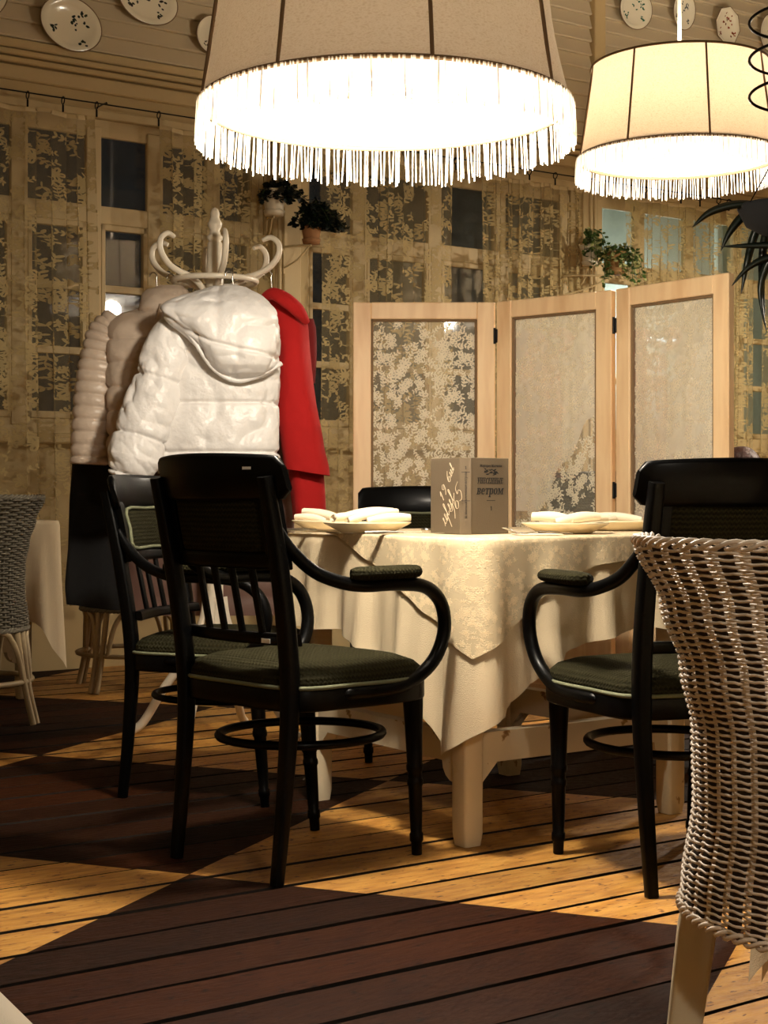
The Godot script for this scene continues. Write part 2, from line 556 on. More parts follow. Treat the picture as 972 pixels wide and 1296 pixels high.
# ---------------------------------------------------------------- lamps
func lamp(label: String, p: Vector3, turn: float, ribs: float):
	var t = thing("fringed_lamp", label, "pendant lamp", Transform3D(Basis(Vector3.UP, turn), p), "fringed fabric pendant lamps")
	var rb := 0.405
	var rt := 0.352
	var h := 0.366
	var seam := TAU / 8
	var rings := []
	for i in 9:
		var v := i / 8.0
		var ring := PackedVector3Array()
		for j in 96:
			var a := TAU * j / 96
			var k: float = absf(fposmod(a - ribs, seam) / seam - 0.5) * 2
			var r: float = lerpf(rb, rt, v) - 0.010 * (1 - k * k) * sin(v * PI) - 0.004 * sin(v * PI)
			ring.append(Vector3(cos(a) * r, v * h, -sin(a) * r))
		rings.append(ring)
	var s := st()
	grid(s, rings, true, Vector2(1, 1))
	var shade = mi("lamp_shade", s, M.shade, t)
	for k in 8:
		s = st()
		var a := ribs + seam * k
		tube(s, [Vector3(cos(a) * rb, 0, -sin(a) * rb), Vector3(cos(a) * rt, h, -sin(a) * rt)], 0.0042, 6)
		mi("seam", s, M.shade_trim, shade)
	s = st()
	for q in [[rb, 0.0, 0.006], [rt, h, 0.005]]:
		var ring := []
		for j in 64: ring.append(Vector3(cos(TAU * j / 64) * q[0], q[1], sin(TAU * j / 64) * q[0]))
		tube(s, ring, q[2], 8, true)
	mi("trim_band", s, M.shade_trim, t)
	# diffuser cloth stretched over the lower ring
	s = st()
	lathe(s, [[0.001, 0.004], [0.2, 0.004], [rb - 0.004, 0.006], [rb - 0.004, 0.012], [0.001, 0.012]], 64)
	mi("light_diffuser", s, M.diffuser, t)
	# fringe: loops of thread hanging from the lower ring
	s = st()
	for i in 340:
		var a := TAU * (i + rng.randf_range(-0.7, 0.7)) / 340
		var l := rng.randf_range(0.078, 0.094)
		if i % 65 < 3: l *= 1.06
		var r := rb + 0.006 + rng.randf_range(0, 0.003)
		var sw := rng.randf_range(-0.012, 0.012)
		var pts := []
		for q in 4:
			var v := q / 3.0
			pts.append(Vector3(cos(a + sw * v) * (r + 0.004 * v), -l * v, -sin(a + sw * v) * (r + 0.004 * v)))
		tube(s, pts, 0.0017, 4)
	var fr = mi("fringe", s, M.fringe, t)
	fr.set_meta("kind", "stuff")
	# ring carriers, cord
	s = st()
	for k in 3:
		var a := TAU * k / 3 + 0.3
		tube(s, [Vector3(0, h - 0.03, 0), Vector3(cos(a) * rt, h, sin(a) * rt)], 0.003, 6)
	lathe(s, [[0.001, h - 0.07], [0.02, h - 0.07], [0.022, h - 0.01], [0.008, h + 0.02], [0.001, h + 0.02]], 12)
	mi("ring_carrier", s, M.cord, t)
	s = st()
	tube(s, [Vector3(0, h, 0), Vector3(0, 4.6 - p.y, 0)], 0.008, 8)
	mi("cord", s, M.cord, t)
	return t

func lamps():
	var spots := [
		["large fringed fabric lamp hanging over the lace-covered table", at(488, 0, 3.4) * Vector3(1, 0, 1) + Vector3.UP * 1.714, deg_to_rad(0.0), deg_to_rad(90 - 32)],
		["smaller-looking fringed lamp with glowing cream shade, in front of the lace screen's last panel", at(860, 0, 6.2) * Vector3(1, 0, 1) + Vector3.UP * 2.215, deg_to_rad(0.0), deg_to_rad(90 + 5.4)],
		["fringed fabric lamp hung behind the viewer near the white wicker chair", Vector3(1.1, 2.15, 0.7), 0.0, 0.3],
		["unseen fringed fabric lamp added outside the picture to light the far end of the window row", Vector3(3.1, 2.25, -8.0), 0.0, 0.2]]  # unseen lamp, added to brighten the far wall and boards
	for i in 4:
		var q = spots[i]
		if i < 2: lamp(q[0], q[1], q[2], q[3])
		else:
			var first = get_node("fringed_lamp")
			dup(first, q[0], "", Transform3D(Basis(Vector3.UP, q[2]), q[1]))
		var inside: float = [0.22, 2.3, 0.2, 2.6][i]
		var below: float = [2.8, 1.4, 1.8, 5.2][i]
		for k in 2:
			var l := OmniLight3D.new()
			l.name = "lamp_glow"
			add_child(l, true)
			l.position = q[1] + Vector3.UP * ((0.31 if i == 1 else 0.18) if k == 0 else -0.07)
			l.light_color = Color(1.0, 0.945, 0.86)
			l.light_energy = inside if k == 0 else below
			l.light_size = 0.08 if k == 0 else 0.06
			l.omni_range = 14.0
			l.omni_attenuation = 2.0
			l.shadow_enabled = true

# ---------------------------------------------------------------- floor
func floor_boards():
	var fl := Node3D.new()
	fl.name = "floor"
	add_child(fl)
	tag(fl, "wide old floor boards painted with large dark brown diamonds on worn honey wood", "", "", "structure")
	var s := st()
	boxat(s, Vector3(-5.2, -0.2, -0.3), Vector3(8.2, -0.03, 10.4))
	var base = mi("subfloor", s, M.gap, fl, true)
	base.transform = WT
	s = null
	var cell := 1.235
	var ca := Vector2(-0.440, -3.487)                 # a corner of the painted squares, in world x, z
	var e1 := Vector2(cos(deg_to_rad(21.5)), sin(deg_to_rad(21.5)))
	var e2 := Vector2(e1.y, -e1.x)
	var w := 0.16
	var u2 := Vector2(U.x, U.z)
	var n2 := Vector2(N.x, N.z)
	var o2 := Vector2(P0.x, P0.z)
	for j in 65:
		var d0 := -0.1 + j * w
		var jt := 3.6 + rng.randf() * 2.2
		for seg in [[-5.1, jt], [jt + 0.004, 8.1]]:
			var g := 0.010 + rng.randf() * 0.010
			var yy := rng.randf_range(-0.002, 0.001)
			var rect := PackedVector2Array()
			var top := []
			var n := 90
			for i in n + 1:                       # slightly ragged edges
				rect.append(Vector2(lerpf(seg[0], seg[1], float(i) / n), d0 + g + rng.randf_range(-0.0022, 0.0022)))
			for i in n + 1:
				rect.append(Vector2(lerpf(seg[1], seg[0], float(i) / n), d0 + w - rng.randf_range(-0.0012, 0.0012)))
			var world := PackedVector2Array()
			for p in rect: world.append(o2 + u2 * p.x + n2 * p.y)
			var lo := Vector2.ONE * 99
			var hi := -lo
			for p in world:
				var c := Vector2((p - ca).dot(e1), (p - ca).dot(e2)) / cell
				lo = lo.min(c)
				hi = hi.max(c)
			var ss := [st(), st(), st()]
			var off := Vector2(rng.randf() * 8, rng.randf() * 8)
			for ci in range(int(floor(lo.x)), int(floor(hi.x)) + 1):
				for cj in range(int(floor(lo.y)), int(floor(hi.y)) + 1):
					var q := PackedVector2Array()
					for k in [[0, 0], [1, 0], [1, 1], [0, 1]]:
						q.append(ca + e1 * cell * (ci + k[0]) + e2 * cell * (cj + k[1]))
					for part in Geometry2D.intersect_polygons(world, q):
						var ix := Geometry2D.triangulate_polygon(part)
						var sf = ss[1 if posmod(ci + cj, 2) == 1 else 0]
						sf.set_smooth_group(-1)
						for t in range(0, ix.size(), 3):
							var tr := [part[ix[t]], part[ix[t + 1]], part[ix[t + 2]]]
							if (tr[1] - tr[0]).cross(tr[2] - tr[0]) < 0: tr.reverse()
							for p in tr:
								sf.set_uv(Vector2((p - o2).dot(u2), (p - o2).dot(n2)) + off)
								sf.set_uv2(Vector2((p - o2).dot(u2), (p - o2).dot(n2)) + off)
								sf.add_vertex(Vector3(p.x, yy, p.y))
			for i in world.size():
				var a := world[i]
				var b := world[(i + 1) % world.size()]
				var sf = ss[2]
				sf.set_smooth_group(-1)
				for v in [Vector3(a.x, yy, a.y), Vector3(b.x, -0.03, b.y), Vector3(b.x, yy, b.y), Vector3(a.x, yy, a.y), Vector3(a.x, -0.03, a.y), Vector3(b.x, -0.03, b.y)]:
					sf.set_uv(Vector2.ZERO)
					sf.set_uv2(Vector2.ZERO)
					sf.add_vertex(v)
			var am := ArrayMesh.new()
			var vi := rng.randi() % 4
			for k in 3:
				var arr: Array = ss[k].commit_to_arrays()
				if arr.size() == 0 or arr[0] == null or arr[0].size() == 0: continue
				ss[k].generate_normals()
				ss[k].set_material([M.wood[vi], M.paint[vi], M.board_side][k])
				ss[k].commit(am)
			mi("plank", am, null, fl)

# ---------------------------------------------------------------- walls
func struct(called: String, s, m, label := "", xf = WT):
	var o = mi(called, s, m)
	o.transform = xf
	return tag(o, label, "", "", "structure")

func room_shell():
	var s := st()
	boxat(s, Vector3(-5.2, 4.6, -0.3), Vector3(8.2, 4.8, 10.3))
	struct("ceiling", s, M.ceil)
	s = st()
	boxat(s, Vector3(-5.3, -0.1, 10.2), Vector3(8.3, 4.7, 10.45))
	struct("wall_south", s, M.wall)
	s = st()
	boxat(s, Vector3(-5.35, -0.1, -0.35), Vector3(-5.1, 4.7, 10.4))
	struct("wall_west", s, M.wall)
	s = st()
	boxat(s, Vector3(8.1, -0.1, -0.35), Vector3(8.35, 4.7, 10.4))
	struct("wall_east", s, M.wall)

const WINS := [
	[-2.3, -0.42, [[-2.3, -2.2], [-1.75, -1.65], [-1.2, -1.1], [-0.5, -0.42]]],
	[-0.35, 1.46, [[-0.35, -0.27], [0.06, 0.145], [0.45, 0.53], [0.782, 0.87], [1.12, 1.2], [1.38, 1.46]]],
	[1.71, 3.62, [[1.71, 1.75], [2.03, 2.125], [2.55, 2.645], [3.03, 3.12], [3.54, 3.62]]],
	[3.84, 6.1, [[3.84, 3.89], [4.16, 4.25], [4.6, 4.69], [5.06, 5.14], [5.5, 5.58], [6.02, 6.1]]]]

func window_wall():
	var wl := Node3D.new()
	wl.name = "wall_north"
	add_child(wl)
	wl.transform = WT
	tag(wl, "cream painted window wall with lapped boards above the windows", "", "", "structure")
	var s := st()
	boxat(s, Vector3(-5.3, -0.1, -0.3), Vector3(8.3, 1.16, 0))
	boxat(s, Vector3(-5.3, 2.74, -0.3), Vector3(8.3, 4.7, 0))
	var x0 := -5.3
	for w in WINS + [[8.3, 8.3, []]]:
		boxat(s, Vector3(x0, 1.16, -0.3), Vector3(w[0], 2.74, 0))
		x0 = w[1]
	mi("masonry", s, M.wall, wl, false)
	# corner pilasters
	s = st()
	boxat(s, Vector3(1.475, 0, 0), Vector3(1.695, 2.86, 0.07), 0.008)
	mi("pilaster", s, M.wall, wl)
	s = st()
	boxat(s, Vector3(1.53, 0.1, 0.07), Vector3(1.64, 2.8, 0.085), 0.006)
	mi("pilaster_panel", s, M.frame, wl)
	for sx in [1.50, 3.70, 3.735]:
		s = st()
		tube(s, [Vector3(sx, 0.05, 0.09), Vector3(sx, 2.85, 0.09)], 0.011, 10)
		for yy in [0.7, 1.5, 2.4]:
			boxat(s, Vector3(sx - 0.02, yy, 0), Vector3(sx + 0.02, yy + 0.025, 0.1))
		mi("pipe", s, M.frame, wl)
	# cornice: fascia, stepped mouldings with shadow gaps
	for c in [[2.86, 2.93, 0.03], [2.938, 2.965, 0.045], [2.972, 3.0, 0.055], [3.01, 3.055, 0.04]]:
		s = st()
		boxat(s, Vector3(-5.2, c[0], -0.02), Vector3(8.2, c[1], c[2]), 0.006)
		mi("moulding", s, M.frame, wl)
	# lapped boards
	for k in 19:
		var y0 := 3.06 + k * 0.084
		for sg in [[-5.2, 1.58], [1.6, 3.76], [3.86, 8.2]]:
			s = st()
			var a := [Vector3(sg[0], y0, 0), Vector3(sg[0], y0, 0.032), Vector3(sg[0], y0 + 0.006, 0.036), Vector3(sg[0], y0 + 0.084, 0.012), Vector3(sg[0], y0 + 0.084, 0)]
			var b := []
			for p in a: b.append(Vector3(sg[1], p.y, p.z))
			poly(s, a, Vector3.LEFT, Transform3D())
			poly(s, b, Vector3.RIGHT, Transform3D())
			for i in 5:
				var q: int = (i + 1) % 5
				var o: Vector3 = [Vector3.DOWN, Vector3(0, -1, 1), Vector3(0, 0.2, 1), Vector3.UP, Vector3.BACK * -1][i]
				poly(s, [a[i], a[q], b[q], b[i]], o, Transform3D())
			mi("board", s, M.siding, wl)
	s = st()
	boxat(s, Vector3(3.765, 3.0, 0), Vector3(3.855, 4.6, 0.06), 0.006)
	mi("corner_strip", s, M.frame, wl)
	# windows
	var nth := 0
	for w in WINS:
		nth += 1
		var wn := Node3D.new()
		wn.name = "window_%d" % nth
		add_child(wn)
		wn.transform = WT
		tag(wn, "", "", "", "structure")
		s = st()
		boxat(s, Vector3(w[0], 2.65, -0.045), Vector3(w[1], 2.74, -0.02), 0.004)
		boxat(s, Vector3(w[0], 1.16, -0.045), Vector3(w[1], 1.235, -0.02), 0.004)
		boxat(s, Vector3(w[0], 2.215, -0.045), Vector3(w[1], 2.305, -0.015), 0.004)
		boxat(s, Vector3(w[0] - 0.03, 2.735, -0.05), Vector3(w[1] + 0.03, 2.775, 0.02), 0.004)
		for p in w[2]:
			boxat(s, Vector3(p[0], 1.2, -0.045), Vector3(p[1], 2.7, -0.012), 0.004)
		mi("window_frame", s, M.frame, wn)
		s = st()
		boxat(s, Vector3(w[0] - 0.05, 1.11, -0.15), Vector3(w[1] + 0.05, 1.145, 0.07), 0.006)
		mi("window_sill", s, M.frame, wn)
		for i in w[2].size() - 1:
			var a: float = w[2][i][1]
			var b: float = w[2][i + 1][0]
			s = st()
			boxat(s, Vector3(a, 2.185, -0.05), Vector3(b, 2.215, -0.012), 0.003)
			boxat(s, Vector3(a, 1.235, -0.05), Vector3(b, 1.27, -0.012), 0.003)
			boxat(s, Vector3(a, 1.235, -0.05), Vector3(a + 0.022, 2.215, -0.012), 0.003)
			boxat(s, Vector3(b - 0.022, 1.235, -0.05), Vector3(b, 2.215, -0.012), 0.003)
			mi("sash", s, M.frame, wn)
			for y in [1.555, 1.875]:
				s = st()
				boxat(s, Vector3(a + 0.02, y, -0.06), Vector3(b - 0.02, y + 0.036, -0.016), 0.003)
				mi("muntin", s, M.frame, wn)
			for q in [[1.27, 1.555], [1.591, 1.875], [1.911, 2.185], [2.305, 2.65]]:
				s = st()
				boxat(s, Vector3(a + 0.003, q[0] - 0.004, -0.036), Vector3(b - 0.003, q[1] + 0.004, -0.033))
				mi("pane", s, M.pane, wn, true)

func outside():
	# glazed veranda beyond the far windows, lit by cool tubes
	var v := mat(Color(0.76, 0.79, 0.74), 0.8)
	var s := st()
	boxat(s, Vector3(3.70, -0.1, -2.2), Vector3(9.5, 4.0, -2.05))
	boxat(s, Vector3(3.70, -0.1, -2.2), Vector3(3.78, 4.0, -0.31))
	var w = struct("wall_veranda", s, v, "pale blue veranda wall outside the last windows")
	for k in 3:
		s = st()
		boxat(s, Vector3(4.4 + k * 1.3, 1.2, -2.05), Vector3(4.48 + k * 1.3, 3.4, -2.0), 0.01)
		mi("batten", s, v, w)
	s = st()
	boxat(s, Vector3(-6, -0.2, -6), Vector3(10, -0.1, -0.3))
	struct("ground_outside", s, mat(Color(0.08, 0.08, 0.08), 0.9), "dark paving outside the windows")
	for k in 2:
		var x := 4.75 + k * 1.25
		var t = thing("tube_lamp", ["cool white tube lamp on the veranda wall, behind the screen's last panel", "cool white tube lamp on the veranda wall, beyond the drooping dark plant"][k], "lamp", WT * Transform3D(Basis(), Vector3(x, 2.12, -1.92)))
		s = st()
		tube(s, [Vector3(-0.5, 0, 0.05), Vector3(0.5, 0, 0.05)], 0.02, 10)
		mi("lamp_tube", s, mat(Color(0.9, 0.95, 1), 0.5, {"emission_enabled": true, "emission": Color(0.85, 0.95, 1.0), "emission_energy_multiplier": 3.0}), t)
		s = st()
		boxat(s, Vector3(-0.55, -0.03, -0.05), Vector3(0.55, 0.03, 0.02), 0.005)
		mi("housing", s, M.white_sticker, t)
		var l := OmniLight3D.new()
		l.name = "tube_glow"
		add_child(l, true)
		l.position = WT * Vector3(x, 2.12, -1.79)
		l.light_color = Color(0.93, 1.0, 0.99)
		l.light_energy = 1.0
		l.light_size = 0.1
		l.omni_range = 8.0
		l.omni_attenuation = 2.0
		l.shadow_enabled = true

# ---------------------------------------------------------------- tables with hanging cloths
func perimeter(half: float, rc: float, per := 44) -> Array:     # [position, outward, t] around a rounded square from corner (-,-) via (-,+), (+,+), (+,-)
	var c := [Vector2(-1, -1), Vector2(-1, 1), Vector2(1, 1), Vector2(1, -1)]
	var out := []
	for k in 4:
		var a: Vector2 = c[k] * half
		var b: Vector2 = c[(k + 1) % 4] * half
		var dir := (b - a).normalized()
		var nrm: Vector2 = ((c[k] + c[(k + 1) % 4]) / 2).normalized()
		for i in per:
			var f := float(i) / per
			var p := a.lerp(b, f)
			var q := p.clamp(Vector2.ONE * -(half - rc), Vector2.ONE * (half - rc))
			var l: float = (a - b).length()
			var along := f * l
			var o := nrm
			if along < rc or along > l - rc:
				var e: float = clampf((along / rc) if along < rc else ((l - along) / rc), 0, 1)
				var other: Vector2 = -dir if along < rc else dir
				o = (nrm * sin(PI / 4 + e * PI / 4) + other * cos(PI / 4 + e * PI / 4)).normalized()
				p = q + o * rc
			out.append([Vector3(p.x, 0, p.y), Vector3(o.x, 0, o.y), k + f])
	return out

func drape(s, half: float, rc: float, ytop: float, hem, out0: float, amp: float, ph: float, wl := 0.17, uvk := 1.0):
	var pr := perimeter(half, rc)
	pr.append([pr[0][0], pr[0][1], 4.0])
	var rows := []
	var nr := 16
	for i in nr + 1:
		var v := float(i) / nr
		var row := PackedVector3Array()
		var acc := 0.0
		for j in pr.size():
			if j > 0: acc += (pr[j][0] - pr[j - 1][0]).length()
			var hy: float = lin(hem, pr[j][2])
			var drop: float = ytop - hy
			var y: float = ytop - drop * v * v if v < 0.1 else ytop - drop * lerpf(0.01, 1.0, (v - 0.1) / 0.9)
			var dd := ytop - y
			var o := -0.012 + out0 + 0.012 * minf(1.0, v / 0.1) + dd * 0.06
			o += amp * minf(dd, 0.4) * (sin(TAU * acc / wl + ph + 0.8 * sin(acc * 5.0)) + 0.45 * sin(TAU * acc / (wl * 0.43) + ph * 2.0))
			row.append(pr[j][0] + pr[j][1] * o + Vector3.UP * y)
		rows.append(row)
	grid(s, rows, false, Vector2(8, 1) * uvk)

func top_sheet(s, half: float, rc: float, y: float, t0 := 0.0, t1 := 4.0):
	var ring := []
	for p in perimeter(half, rc):
		if p[2] >= t0 and p[2] <= t1: ring.append(p[0] * ((half - 0.011) / half) + Vector3.UP * y)
	fan(s, ring, true)

func square_table(called: String, label: String, xf: Transform3D, half: float, leg_at: float, off := 0.0):
	var t = thing(called, label, "table", xf)
	var s := st()
	boxat(s, Vector3(-half + 0.03, 0.715, -half + 0.03), Vector3(half - 0.03, 0.748, half - 0.03), 0.012)
	mi("tabletop", s, M.old_white, t)
	for x in [-1, 1]:
		for z in [-1, 1]:
			s = st()
			bar(s, [Vector3(x * leg_at, 0, z * leg_at), Vector3(x * leg_at, 0.03, z * leg_at), Vector3(x * leg_at, 0.4, z * leg_at), Vector3(x * leg_at, 0.714, z * leg_at)], [0.05, 0.058, 0.06, 0.06], [0.05, 0.058, 0.06, 0.06], Vector3.BACK, false, true, 0.3)
			mi("leg", s, M.old_white, t)
	for k in 2:
		for sg in [-1.0, 1.0]:
			# low rails with rounded brackets at the ends
			var outl := []
			var L := leg_at - 0.028
			outl.append(Vector2(-L, 0.275)); outl.append(Vector2(L, 0.275))
			for i in 5: outl.append(Vector2(L - 0.05 * sin(PI / 2 * i / 4.0), 0.15 + 0.05 * (1 - cos(PI / 2 * i / 4.0))))
			for i in 5: outl.append(Vector2(-L + 0.05 * cos(PI / 2 * i / 4.0), 0.20 - 0.05 * (1 - sin(PI / 2 * (4 - i) / 4.0))))
			var pg := PackedVector2Array(outl)
			var ix := Geometry2D.triangulate_polygon(pg)
			s = st()
			s.set_smooth_group(-1)
			var place := func(p: Vector2, w: float) -> Vector3:
				return Vector3(p.x, p.y, sg * leg_at + w) if k == 0 else Vector3(sg * leg_at + w, p.y, p.x)
			for w in [-0.02, 0.02]:
				for q in range(0, ix.size(), 3):
					var tri := [place.call(pg[ix[q]], w), place.call(pg[ix[q + 1]], w), place.call(pg[ix[q + 2]], w)]
					poly(s, tri, (Vector3.BACK if k == 0 else Vector3.RIGHT) * w, Transform3D())
			for i in pg.size():
				var a := pg[i]
				var b := pg[(i + 1) % pg.size()]
				var mid := (a + b) / 2 - Vector2(0, 0.24)
				var o: Vector3 = Vector3(mid.x * 0.1, mid.y, 0) if k == 0 else Vector3(0, mid.y, mid.x * 0.1)
				poly(s, [place.call(a, -0.02), place.call(b, -0.02), place.call(b, 0.02), place.call(a, 0.02)], o, Transform3D())
			mi("low_rail", s, M.old_white, t)
			s = st()
			if k == 0: boxat(s, Vector3(-L, 0.64, sg * leg_at - 0.012), Vector3(L, 0.714, sg * leg_at + 0.012), 0.003)
			else: boxat(s, Vector3(sg * leg_at - 0.012, 0.64, -L), Vector3(sg * leg_at + 0.012, 0.714, L), 0.003)
			mi("apron", s, M.old_white, t)
	for c in t.get_children():
		if c.name != "tabletop": c.position.x += off
	return t

func dining_table():
	var xf := Transform3D(Basis(Vector3.UP, YAW), Vector3(0.33, 0, -4.285))
	square_table("dining_table", "worn white painted table with low rails under the lace-topped cloths", xf, 0.45, 0.345, -0.042)
	var hem := [[0, 0.5], [0.2, 0.49], [0.36, 0.50], [0.5, 0.465], [0.74, 0.41], [0.82, 0.32], [0.89, 0.222], [0.96, 0.26], [1.06, 0.33], [1.2, 0.41], [1.3, 0.475], [1.6, 0.525], [2, 0.45], [2.5, 0.52], [3, 0.4], [3.5, 0.5], [4, 0.5]]
	var s := st()
	drape(s, 0.45, 0.07, 0.752, hem, 0.010, 0.06, 1.0, 0.21)
	top_sheet(s, 0.45, 0.06, 0.752)
	var o = mi("tablecloth", s, M.cloth)
	o.transform = xf
	tag(o, "plain cream linen tablecloth hanging to a low point at the table's front corner", "tablecloth")
	var hl := [[0, 0.757], [0.30, 0.757], [0.36, 0.75], [0.7, 0.63], [0.85, 0.555], [1.0, 0.47], [1.13, 0.55], [1.23, 0.62], [1.42, 0.685], [1.63, 0.70], [2, 0.66], [2.5, 0.56], [3, 0.69], [3.6, 0.75], [4, 0.757]]
	s = st()
	drape(s, 0.45, 0.07, 0.7575, hl, 0.016, 0.06, 1.0, 0.21)
	top_sheet(s, 0.45, 0.06, 0.7575, 0.33, 3.67)
	o = mi("lace_overlay", s, M.lace_over)
	o.transform = xf
	tag(o, "cream lace overcloth with a pointed corner laid over the plain tablecloth", "tablecloth")

func cloth_table(label: String, clabel: String, xf: Transform3D, hem, half := 0.44):
	var t = square_table("cafe_table", label, xf, half, half - 0.12)
	var s := st()
	drape(s, half, 0.05, 0.752, hem, 0.010, 0.05, 2.2, 0.23)
	top_sheet(s, half, 0.05, 0.752)
	var o = mi("tablecloth", s, M.cloth)
	o.transform = xf
	tag(o, clabel, "tablecloth")
	return t

func side_tables():
	cloth_table("small white table under a cream cloth beside the grey wicker chair", "cream cloth hanging to a point on the small table by the grey wicker chair", Transform3D(Basis(Vector3.UP, YAW), room(-0.54, 0, 0.62)),
		[[0, 0.45], [0.5, 0.55], [1, 0.3], [1.5, 0.42], [1.85, 0.33], [2, 0.13], [2.15, 0.30], [2.5, 0.45], [3, 0.3], [3.5, 0.5], [4, 0.45]], 0.42)
	cloth_table("table under a long white cloth in front of the white wicker chair", "long white tablecloth whose corner shows low behind the white wicker chair", Transform3D(Basis(Vector3.UP, YAW), Vector3(1.275, 0, -2.40)),
		[[0, 0.06], [0.12, 0.22], [0.5, 0.42], [1, 0.1], [1.5, 0.45], [2, 0.1], [2.5, 0.45], [3, 0.1], [3.5, 0.42], [3.88, 0.22], [4, 0.06]], 0.46)
	# a padded stool close to the viewer
	var t = thing("padded_stool", "pale beige padded stool, only its corner showing at the floor's near edge", "stool", Transform3D(Basis(Vector3.UP, 0.524), Vector3(-0.392, 0, -0.898)).scaled_local(Vector3(1, 1.09, 1)))
	var s := st()
	var rings := []
	for q in [[0.40, 0.97], [0.415, 1.0], [0.45, 1.0], [0.475, 0.96], [0.485, 0.85], [0.49, 0.4]]:
		var r := PackedVector3Array()
		for p in perimeter(0.2, 0.035, 10): r.append(p[0] * q[1] + Vector3.UP * q[0])
		rings.append(r)
	loft(s, rings, Vector2.ONE, true, true)
	mi("seat", s, M.napkin, t)
	for x in [-1, 1]:
		for z in [-1, 1]:
			s = st()
			bar(s, [Vector3(x * 0.17, 0, z * 0.17), Vector3(x * 0.16, 0.4, z * 0.16)], [0.025, 0.04], [0.025, 0.04], Vector3.BACK)
			mi("leg", s, M.old_white, t)

# ---------------------------------------------------------------- bentwood armchairs
func seat_outline(k: float, y: float) -> PackedVector3Array:
	var r := PackedVector3Array()
	var c := []
	for p in [[-0.19, 0.155], [0, 0.172], [0.19, 0.155], [0.222, 0.02], [0.232, -0.12], [0.205, -0.215], [0.1, -0.245], [0, -0.25], [-0.1, -0.245], [-0.205, -0.215], [-0.232, -0.12], [-0.222, 0.02]]:
		c.append(Vector3(p[0] * k, y, -0.03 + (p[1] + 0.03) * k))
	for v in spline(c, 4, true): r.append(v)
	return r

